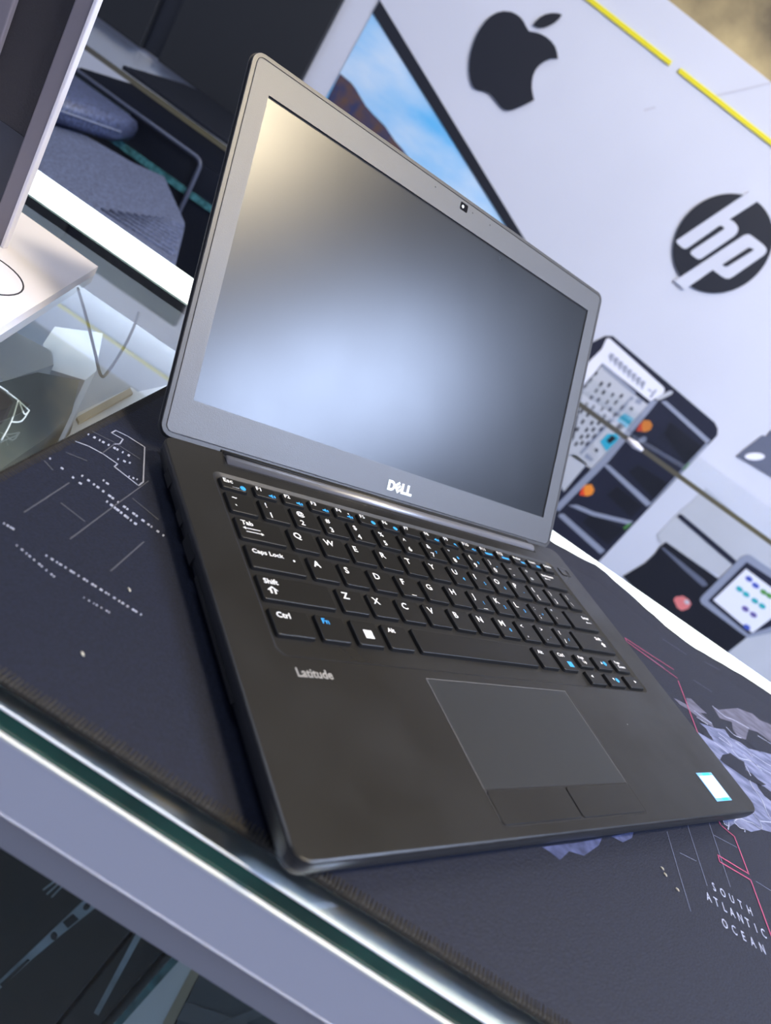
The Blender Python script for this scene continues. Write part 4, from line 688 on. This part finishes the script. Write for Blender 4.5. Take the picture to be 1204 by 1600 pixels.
key(X_ + 13 * P_, 277.2, *row1, white=[('Backspace', 2.2, 4.4, 3.0)], wp=arrow(4, 6.6, 5, -1))
key(X_, 47.0, *row2, white=[('Tab', 2.6, 4.6, 4.0)], wp=arrow(3.6, 6.9, 8.0, -1) + arrow(3.6, 9.2, 8.0, 1))
for i, ch in enumerate('QWERTYUIOP'):
    x = 51.1 + i * P_; bl = [({6: '4', 7: '5', 8: '6', 9: '-'}[i], 8.0, 9.6, 3.2)] if i > 5 else []
    key(x, x + KW, *row2, white=[(ch, 2.2, 6.0, 5.6)], blue=bl)
for i, (a, b) in enumerate((('{', '['), ('}', ']'), ('|', '\\'))):
    x = 51.1 + (10 + i) * P_; key(x, (x + KW) if i < 2 else 277.2, *row2, white=[(a, 2.8, 5.0, 4.2), (b, 3.2, 11.4, 4.2)])
key(X_, 51.2, *row3, white=[('Caps Lock', 2.6, 4.8, 3.7)], wp=[disc(23.6, 5.2, .6)])
for i, ch in enumerate('ASDFGHJKL'):
    x = 55.4 + i * P_; bl = [({6: '1', 7: '2', 8: '3'}[i], 8.0, 9.2, 3.2)] if i > 5 else []
    key(x, x + KW, *row3, white=[(ch, 2.4, 6.0, 5.6)], blue=bl, wp=[[(5.5, 12.6), (8.9, 12.6), (8.9, 12.95), (5.5, 12.95)]] if ch in 'FJ' else [])
for i, (a, b) in enumerate(((':', ';'), ('"', "'"))):
    x = 55.4 + (9 + i) * P_; key(x, x + KW, *row3, white=[(a, 2.8, 5.0, 4.4), (b, 3.2, 11.4, 4.4)], blue=[('+', 7, 9, 3)] if i == 0 else [])
key(55.4 + 11 * P_, 277.2, *row3, white=[('Enter', 16.6, 4.6, 3.3)], wp=arrow(18.5, 7.6, 5, -1))
key(X_, 59.8, *row4, white=[('Shift', 2.6, 4.8, 4.0)], wp=[[(4.2, 10.4), (4.2, 8.6), (2.9, 8.6), (5.6, 6.2), (8.3, 8.6), (7.0, 8.6), (7.0, 10.4), (6.2, 10.4), (6.2, 8.0), (6.6, 8.0), (5.6, 7.1), (4.6, 8.0), (5.0, 8.0), (5.0, 10.4)]])
for i, ch in enumerate('ZXCVBNM'):
    x = 64.1 + i * P_; key(x, x + KW, *row4, white=[(ch, 2.4, 6.0, 5.6)], blue=[('0', 8.0, 9.4, 3.2)] if ch == 'M' else [])
for i, (a, b) in enumerate((('<', ','), ('>', '.'), ('?', '/'))):
    x = 64.1 + (7 + i) * P_; key(x, x + KW, *row4, white=[(a, 2.8, 5.0, 4.2), (b, 3.2, 11.4, 4.4)], blue=[('/', 8, 9.4, 3)] if i == 2 else ([('.', 8, 9, 3)] if i == 1 else []))
key(64.1 + 10 * P_, 277.2, *row4, white=[('Shift', 22.5, 4.4, 3.4)], wp=[[(26, 9.4), (26, 7.9), (24.8, 7.9), (27.2, 5.8), (29.6, 7.9), (28.4, 7.9), (28.4, 9.4)]])
key(X_, 41.7, *row5, white=[('Ctrl', 2.6, 4.8, 4.1)])
key(45.4, 59.8, *row5, blue=[('Fn', 2.6, 4.8, 4.1)])
win = []
for a in (0, 1):
    for b in (0, 1): win.append([(5.1 + a * 2.45, 5.2 + b * 2.45), (7.4 + a * 2.45, 5.2 + b * 2.45), (7.4 + a * 2.45, 7.5 + b * 2.45), (5.1 + a * 2.45, 7.5 + b * 2.45)])
key(63.9, 77.8, *row5, wp=win)
key(81.5, 95.6, *row5, white=[('Alt', 2.6, 4.4, 3.5)])
key(99.8, 184.6, *row5)
key(188.7, 202.4, *row5, white=[('Alt', 2.6, 4.4, 3.5)])
key(206.5, 220.0, *row5, white=[('Ctrl', 2.4, 4.4, 3.5)], bp=[[(7.0, 7.6), (11.2, 7.6), (11.2, 11.4), (7.0, 11.4)]])
def tri(x, y, d): return {'l': [(x + 1, y - 1), (x + 1, y + 1), (x - 1, y)], 'r': [(x - 1, y - 1), (x + 1, y), (x - 1, y + 1)], 'u': [(x - 1, y + 1), (x + 1, y + 1), (x, y - 1)], 'd': [(x - 1, y - 1), (x, y + 1), (x + 1, y - 1)]}[d]
yu, yl = (91.6, 100.6), (79.6, 88.4)
key(226.0, 239.0, *yu, white=[('Page', 2.4, 3.0, 2.8), ('Up', 4.4, 6.2, 2.8)])
key(243.6, 258.4, *yu, wp=[tri(6.6, 4, 'u')], bp=[disc(9.8, 4.4, 1.6)])
key(263.6, 277.4, *yu, white=[('Page', 2.4, 3.0, 2.8), ('Down', 3.4, 6.2, 2.8)])
key(225.2, 239.6, *yl, wp=[tri(4, 3.4, 'l')])
key(244.0, 259.4, *yl, wp=[tri(6.6, 4, 'd')], bp=[disc(9.8, 4.4, 1.6)])
key(264.2, 278.6, *yl, wp=[tri(9.5, 4, 'r')])

# touchpad and buttons ------------------------------------------
px0, px1, py0, py1, py2 = 93.2, 192.8, 72.7, 20.4, 5.4
bm = bmesh.new(); poly_bm(bm, rrect(px0 - .45, py2 - .75, px1 + .75, py0 + .3, 2.0, 4), 0.02); obj('touchpad_gap', up_mesh('g', bm), M['gap'], lap)
bm = bmesh.new(); loft(bm, [layer(rrect(px0, py1 + .2, px1, py0, .8, 3), 0.03), layer(rrect(px0, py1 + .2, px1, py0, .8, 3), 0.05), layer(rrect(px0 + .15, py1 + .3, px1 - .15, py0 - .15, .7, 3), 0.09)], cap0=False)
L('touchpad', bm, M['pad'])
bm = bmesh.new()
for a, b, c, d in ((px0 - .1, py1, px0 + .2, py0), (px1 - .2, py1, px1 + .1, py0), (px0, py0 - .3, px1, py0), (px0 + .1, py2 + 2, px0 + .3, py1), (px1 - .3, py2 + 2, px1 - .1, py1)): poly_bm(bm, [(a, b), (c, b), (c, d), (a, d)], 0.11)
obj('touchpad_edge', up_mesh('e', bm), M['edge_line'], lap)
xm = (px0 + px1) / 2 + .5
for a, b in ((px0 + .2, xm - .25), (xm + .25, px1 - .2)):
    bm = bmesh.new(); loft(bm, [layer(rrect(a + .15, py2 + .2, b - .15, py1 - .8, 1.6, 4), 0.03), layer(rrect(a + .15, py2 + .2, b - .15, py1 - .8, 1.6, 4), 0.3), layer(rrect(a + .3, py2 + .4, b - .3, py1 - 1.0, 1.4, 4), 0.5)], cap0=False); L('touchpad_button', bm, M['chassis'])
# lettering, sticker, power button
bm = bmesh.new(); text_bm(bm, 'Latitude', 25.4, 68.0, 5.9, 0.06, 0.02, 0.86); o_ = obj('model_lettering', up_mesh('l', bm), M['grey_print'], lap); o_['label'] = 'grey Latitude lettering on the palm rest'
bm = bmesh.new(); box(bm, 265.2, 7.4, 0.0, 282.4, 24.0, 0.12); st = L('processor_sticker', bm, M['sticker_blue']); st['label'] = 'white and blue processor sticker'
bm = bmesh.new(); poly_bm(bm, [(266.2, 9.2), (281.6, 9.2), (281.6, 22.2), (266.2, 22.2)], 0.15); obj('white_field', up_mesh('w', bm), M['sticker'], st)
bm = bmesh.new(); poly_bm(bm, [(272.5, 7.6), (279.5, 7.6), (279.5, 9.2), (272.5, 9.2)], 0.16); poly_bm(bm, [(271, 22.2), (279, 22.2), (279, 23.8), (271, 23.8)], 0.16); obj('cyan_tab', up_mesh('c', bm), M['sticker_cyan'], st)
bm = bmesh.new()
for i in range(3):
    for j in range(4): poly_bm(bm, [(268.6 + j * 2.9, 12.2 + i * 3.1), (270.6 + j * 2.9, 12.2 + i * 3.1), (270.6 + j * 2.9, 13.3 + i * 3.1), (268.6 + j * 2.9, 13.3 + i * 3.1)], 0.17)
obj('sticker_print', up_mesh('p', bm), M['sticker_txt'], st)
bm = bmesh.new(); loft(bm, [layer(rrect(286.6, 177.4, 297.4, 185.4, 1.6, 4), 0.0), layer(rrect(286.6, 177.4, 297.4, 185.4, 1.6, 4), 0.25), layer(rrect(287.2, 178, 296.8, 184.8, 1.2, 4), 0.4)], cap0=False); pb = L('power_button', bm, M['chassis'])
bm = bmesh.new(); poly_bm(bm, rrect(293.6, 178.8, 296.2, 183.6, .8, 3), 0.45); obj('power_mark', up_mesh('m', bm), M['gap'], pb)
bm = bmesh.new(); poly_bm(bm, rrect(230.6, 53.2, 231.4, 54.0, .3, 3), 0.03); obj('scratch_dot', up_mesh('s', bm), M['grey_print'], lap)

# hinge -----------------------------------------------------------
bm = bmesh.new(); box(bm, 31.0, 196.2, -2.0, 272.6, 209.4, 0.06); L('hinge_slot', bm, M['gap'])
bm = bmesh.new(); tube(bm, [(31.6, 200.6, -0.8), (270.8, 200.6, -0.8)], 3.3, 24, s=MM); L('hinge_bar', bm, M['hinge'], True)
bm = bmesh.new(); tube(bm, [(31.6, 206.4, -1.6), (268.0, 206.4, -1.6)], 2.6, 20, s=MM); L('hinge_bar', bm, M['chassis'], True)

# lid -------------------------------------------------------------
LA = math.radians(54.29); HL = 195.7
lidm = Matrix.Translation((0, 211.86 * MM, -3.35 * MM)) @ Matrix.Rotation(LA, 4, 'X')   # local: x, y up the lid, z towards the viewer
def lid(name, bm, mts, smooth=False, parent=lap, me=None):
    me = me or mesh(name, bm, smooth); me.transform(lidm); return obj(name, me, mts, parent)
LO = lambda d, r=6.5: rrect(d, d, W_ - d, HL - d, max(r - d, .8), 8)
bm = bmesh.new()
loft(bm, [layer(LO(4, 9), -5.4), layer(LO(1.4), -4.9), layer(LO(.2), -3.9), layer(LO(-.3), -2.9), layer(LO(-.3), -2.5), layer(LO(.4), -2.3)])
lid('lid_back_cover', bm, M['rim'])
bm = bmesh.new(); loft(bm, [layer(LO(.9), -2.35), layer(LO(.9), -1.1)]); lid('lid_gasket', bm, M['gasket'])
SX0, SX1, SY0, SY1 = 12.83, 290.56, 20.76, 177.8
hole = lambda d: rrect(SX0 + d, SY0 + d, SX1 - d, SY1 - d, .5, 8)
bm = bmesh.new(); loft(bm, [layer(LO(.6), -1.15), layer(LO(.35), -.9), layer(LO(.35), -.35), layer(LO(.6), -.08), layer(LO(2.5), 0.0), layer(LO(2.7), -.35), layer(LO(2.9), -.35)], cap0=True, cap1=False); lid('lid_rim', bm, M['rim'])
bm = bmesh.new(); loft(bm, [layer(LO(2.85), -.36), layer(LO(2.95), -.02), layer(LO(3.2), .06), layer(hole(0), .06), layer(hole(0.05), -.95)], cap0=False, cap1=False); bz = lid('screen_bezel', bm, M['bezel'])
bm = bmesh.new(); box(bm, SX0 - 2, SY0 - 2, -1.1, SX1 + 2, SY1 + 2, -.85); lid('screen', bm, M['screen'])
# dark gap of the panel edge at top and right
bm = bmesh.new(); box(bm, SX0, SY1 - .9, -.86, SX1, SY1 + .4, -.8); box(bm, SX1 - .7, SY0, -.86, SX1 + .4, SY1, -.8); lid('screen_gap', bm, M['gap'])
# camera and microphones
bm = bmesh.new(); loft(bm, [layer(rrect(148.9, 186.4, 155.4, 191.2, .8, 3), .05), layer(rrect(148.9, 186.4, 155.4, 191.2, .8, 3), .1)]); wc = lid('webcam', bm, M['glassy_black'], parent=bz)
bm = bmesh.new(); loft(bm, [layer(disc(151.2, 188.8, 1.0, 16), .1), layer(disc(151.2, 188.8, .8, 16), .22)]); lid('webcam_lens', bm, M['legend'], parent=bz)  # lens coloured white for its highlight
for x in (127.0, 160.1, 176.6):
    bm = bmesh.new(); poly_bm(bm, disc(x, 189.0, .45, 10), .08); me = up_mesh('mic', bm); lid('microphone_hole', None, M['gap'], parent=bz, me=me)
# silver maker lettering: D, tilted E, L, L
bm = bmesh.new()
LX, LY = 142.4, 6.9
def rc(x0, y0, x1, y1): poly_bm(bm, [(LX + x0, LY + y0), (LX + x1, LY + y0), (LX + x1, LY + y1), (LX + x0, LY + y1)], .1)
oa = [(1.75, 0), (3.2, 0), (4.7, .6), (5.6, 1.8), (5.9, 3.1), (5.6, 4.4), (4.7, 5.6), (3.2, 6.2), (1.75, 6.2)]
ia = [(1.75, 1.5), (2.9, 1.5), (3.6, 1.8), (4.0, 2.4), (4.15, 3.1), (4.0, 3.8), (3.6, 4.4), (2.9, 4.7), (1.75, 4.7)]
rc(0, 0, 1.75, 6.2)
for i in range(8): poly_bm(bm, [(LX + x, LY + y) for x, y in (oa[i], oa[i + 1], ia[i + 1], ia[i])], .1)
c_, s2 = math.cos(math.radians(38)), math.sin(math.radians(38))
for x0, y0, x1, y1 in ((0, 0, 1.6, 5.4), (1.6, 0, 4.6, 1.35), (1.6, 2.05, 4.4, 3.35), (1.6, 4.05, 4.6, 5.4)):
    poly_bm(bm, [(LX + 8.4 + (x - 2.3) * c_ - (y - 2.7) * s2, LY + 3.1 + (x - 2.3) * s2 + (y - 2.7) * c_) for x, y in ((x0, y0), (x1, y0), (x1, y1), (x0, y1))], .1)
for x in (10.9, 15.4): rc(x, 0, x + 1.75, 6.2); rc(x + 1.75, 0, x + 4.4, 1.55)
bmesh.ops.remove_doubles(bm, verts=bm.verts, dist=1e-6)
r_ = bmesh.ops.extrude_face_region(bm, geom=list(bm.faces)); bmesh.ops.translate(bm, vec=(0, 0, .0002), verts=[v for v in r_['geom'] if isinstance(v, bmesh.types.BMVert)])
o_ = lid('maker_lettering', bm, M['silver_logo'], parent=bz); o_['label'] = 'polished DELL lettering on the lower bezel'

# ------------------------------------------------------------------ monitor stand and wrapped card on the glass
ms = empty('monitor_stand', (-0.29, 0.26, 0)); tag(ms, 'silver monitor stand with a dark woven column standing on the glass', 'monitor stand')
bm = bmesh.new(); prism(bm, [(-254, 322), (-430, 328), (-430, 60), (-196, 60)], lambda a, b: (a * MM, b * MM, 0), lambda a, b: (a * MM, b * MM, 0.006)); o_ = rel(obj('stand_base', mesh('b', bm), M['stand_silver']), ms)
bm = bmesh.new(); cc = (-268, 217); tube(bm, [(cc[0] + 26 * math.cos(2 * math.pi * i / 40), cc[1] + 26 * math.sin(2 * math.pi * i / 40), 6.05) for i in range(40)], .45, 6, closed=True, s=MM); rel(obj('turntable_seam', mesh('b', bm), M['black']), ms)
cn0 = 262.0
bm = bmesh.new(); box(bm, -327, cn0 + 2, 6, -281.5, cn0 + 5, 520); rel(obj('column_core', mesh('c', bm), M['stand_dark']), ms)
bm = bmesh.new(); box(bm, -319, cn0, 6, -289, cn0 + 4, 520); rel(obj('column_face', mesh('c', bm), M['stand_dark']), ms)
bm = bmesh.new(); box(bm, -318, cn0 - .4, 6, -289, cn0 + 2, 66); rel(obj('column_foot', mesh('c', bm), M['stand_blue']), ms)  # lower column face in a bluer dark tone
for a, b in ((-290, -280), (-328, -317.5)):
    bm = bmesh.new(); box(bm, a, cn0 - 3, 6, b, cn0 + 1, 520, b=1.0); rel(obj('column_rail', mesh('c', bm), M['stand_side']), ms)
bm = bmesh.new(); box(bm, -281.2, cn0 - 3.4, 6, -279.0, cn0 + 1, 520, b=.6); rel(obj('rail_edge', mesh('c', bm), M['stand_silver']), ms)

wc_ = empty('wrapped_card', (-0.19, 0.12, 0)); tag(wc_, 'black card pack wrapped in clear film lying beside the desk mat', 'pack')
bm = bmesh.new(); prism(bm, [(-250, 128), (-183, 129), (-178.5, 127), (-177, 121), (-180, 60), (-250, 60)], lambda a, b: (a * MM, b * MM, 0.0004), lambda a, b: (a * MM, b * MM, 0.009)); rel(obj('card', mesh('c', bm), M['stand_dark']), wc_)
bm = bmesh.new()
for pts in ([(-184, 130, 9.5), (-178, 130, 9), (-174, 133, 6)], [(-178, 130, 9), (-172.5, 127, 7), (-174, 133, 6)], [(-178, 129, 9.4), (-173, 120, 5), (-170, 112, .5)], [(-174, 133, 6), (-172, 126, 4), (-173, 120, 5)], [(-250, 130, 9.4), (-184, 130.5, 9.5)]):
    tube(bm, [tuple(p) for p in smooth_path(pts, 3)], .32, 5, s=MM)
rel(obj('film_fold', mesh('f', bm, True), M['film'] if False else M['sticker_txt']), wc_)
bm = bmesh.new(); prism(bm, [(-250, 129), (-184, 130), (-174, 132), (-172, 122), (-172, 60), (-250, 60)], lambda a, b: (a * MM, b * MM, 0.0092), lambda a, b: (a * MM, b * MM, 0.0094)); rel(obj('clear_film', mesh('f', bm), M['film']), wc_)

# ------------------------------------------------------------------ behind the counter
rs = empty('rear_glass_shelf', (0, 1.17, FLOOR * MM)); tag(rs, 'long glass shelf with an olive edge running in front of the printed wall', 'shelf')
bm = bmesh.new(); ring = [(-1300, 1000), (1400, 1000), (1400, 1346), (-1300, 1346)]; loft(bm, [layer(ring, 11), layer(ring, 18.6)]); [setattr(f, 'material_index', 1) for f in bm.faces if max(v.co.y for v in f.verts) < 1.001]; rel(obj('glass_pane', mesh('g', bm), [M['glass_clear'], M['brown_edge']]), rs)
bm = bmesh.new(); tube(bm, [(296, 998, 15), (312, 997.6, 14.5), (326, 998, 14)], [3.5, 6, 3], 10, s=MM); rel(obj('edge_clip', mesh('c', bm, True), M['stand_silver']), rs)  # small silver bump on the shelf's front edge
for x in (-1298, 1376):
    bm = bmesh.new(); box(bm, x, 1010, FLOOR, x + 22, 1344, 10); rel(obj('shelf_support', mesh('s', bm), M['alu_low']), rs)
rc = empty('display_cabinet', (-0.65, 1.03, FLOOR * MM)); tag(rc, 'slim low black cabinet with slate trim under the rear glass shelf', 'cabinet')
bm = bmesh.new(); box(bm, -900, 1012, FLOOR, -330, 1052, -24); rel(obj('cabinet_body', mesh('b', bm), M['black']), rc)
bm = bmesh.new(); tube(bm, [(-900, 1008, -21), (-486, 1008, -21), (-479, 1008, -23), (-475, 1008, -29), (-473.5, 1008, -80), (-473, 1008, -300)], 3.6, 8, s=MM); rel(obj('slate_trim', mesh('t', bm, True), M['black_trim']), rc)
bm = bmesh.new(); box(bm, -900, 1009, -78, -300, 1013, -68); rel(obj('glass_shelf_edge', mesh('t', bm), M['teal_edge']), rc)
bm = bmesh.new(); box(bm, -880, 1009.5, -66, -600, 1012.4, -26); rel(obj('glass_front', mesh('t', bm), M['tray']), rc)
bm = bmesh.new(); prism(bm, [(-697, -39.9), (-694, -31), (-616, -6.5), (-330, -6.5), (-330, -39.9)], lambda a, b: front(a, b, 1014), lambda a, b: front(a, b, 1050)); tag(obj('flat_black_box', mesh('fb', bm), M['black']), 'long black box with a slanted end lying on the low cabinet', 'box')
pts = [(-634, 1006), (-655, 1262), (-648, 1330), (-560, 1330), (-409, 1018), (-410, 1006)]
bm = bmesh.new(); prism(bm, pts, lambda a, b: (a * MM, b * MM, 0.0188), lambda a, b: (a * MM, b * MM, 0.0246)); tag(obj('closed_black_laptop', mesh('cl', bm), M['black']), 'closed flat black laptop lying on the rear glass shelf', 'laptop')

ch = empty('office_chair', (-0.47, 0.78, FLOOR * MM)); tag(ch, 'dark office chair with mesh fabric and a stitched leather pad in the aisle', 'chair')
A_ = [(-640, 600), (-625, 880), (-532, 925), (-500, 972), (-388, 817), (-320, 650), (-330, 600)]
bm = bmesh.new(); a0 = A_
loft(bm, [layer(a0, -110), layer(a0, -72), layer([(-478 + (x + 478) * .97, 770 + (y - 770) * .97) for x, y in a0], -64)]); rel(obj('mesh_seat', mesh('s', bm), M['mesh_cloth']), ch)
bm = bmesh.new()
for i in range(9):
    f = i / 8; tube(bm, [(-420 + 20 * f, 655 + 14 * i, -63.5), (-335 - 6 * i, 668 + 16 * i, -63.5)], 2.4, 6, s=MM)
rel(obj('seat_ribs', mesh('r', bm, True), M['mesh_cloth']), ch)
B_ = [(-700, 800), (-592, 822), (-566, 930), (-577, 1000), (-640, 1003), (-720, 1000)]
bm = bmesh.new(); sc = lambda k, z: layer([(-630 + (x + 630) * k, 915 + (y - 915) * k) for x, y in B_], z)
loft(bm, [sc(.94, -58), sc(1.0, -50), sc(1.0, -36), sc(.95, -28), sc(.8, -24)]); rel(obj('leather_pad', mesh('p', bm, True), M['leather']), ch)
bm = bmesh.new()
for k in range(26):
    i = k / 26.0; a = Vector((-700, 797, -40)).lerp(Vector((-590, 818, -40)), i); tube(bm, [tuple(a), tuple(a + Vector((2.8, .6, .4)))], .8, 5, s=MM)
    a = Vector((-590, 818, -40)).lerp(Vector((-563, 930, -40)), i); tube(bm, [tuple(a), tuple(a + Vector((.6, 2.8, .4)))], .8, 5, s=MM)
rel(obj('pad_stitching', mesh('st', bm), M['thread'], ), ch)['kind'] = 'stuff'
bm = bmesh.new(); tube(bm, [(-640, 900, -58), (-640, 900, -200), (-480, 780, -240)], 14, 10, s=MM); rel(obj('arm_post', mesh('a', bm, True), M['black']), ch)
bm = bmesh.new(); tube(bm, [(-480, 780, -112), (-480, 780, -840)], 26, 16, s=MM); rel(obj('gas_column', mesh('g', bm, True), M['black']), ch)
for i in range(5):
    a = 2 * math.pi * i / 5 + .3; bm = bmesh.new(); tube(bm, [(-480, 780, -838), (-480 + 150 * math.cos(a), 780 + 150 * math.sin(a), -860), (-480 + 210 * math.cos(a), 780 + 210 * math.sin(a), -880)], [24, 18, 20], 8, s=MM); rel(obj('foot', mesh('f', bm, True), M['black']), ch)
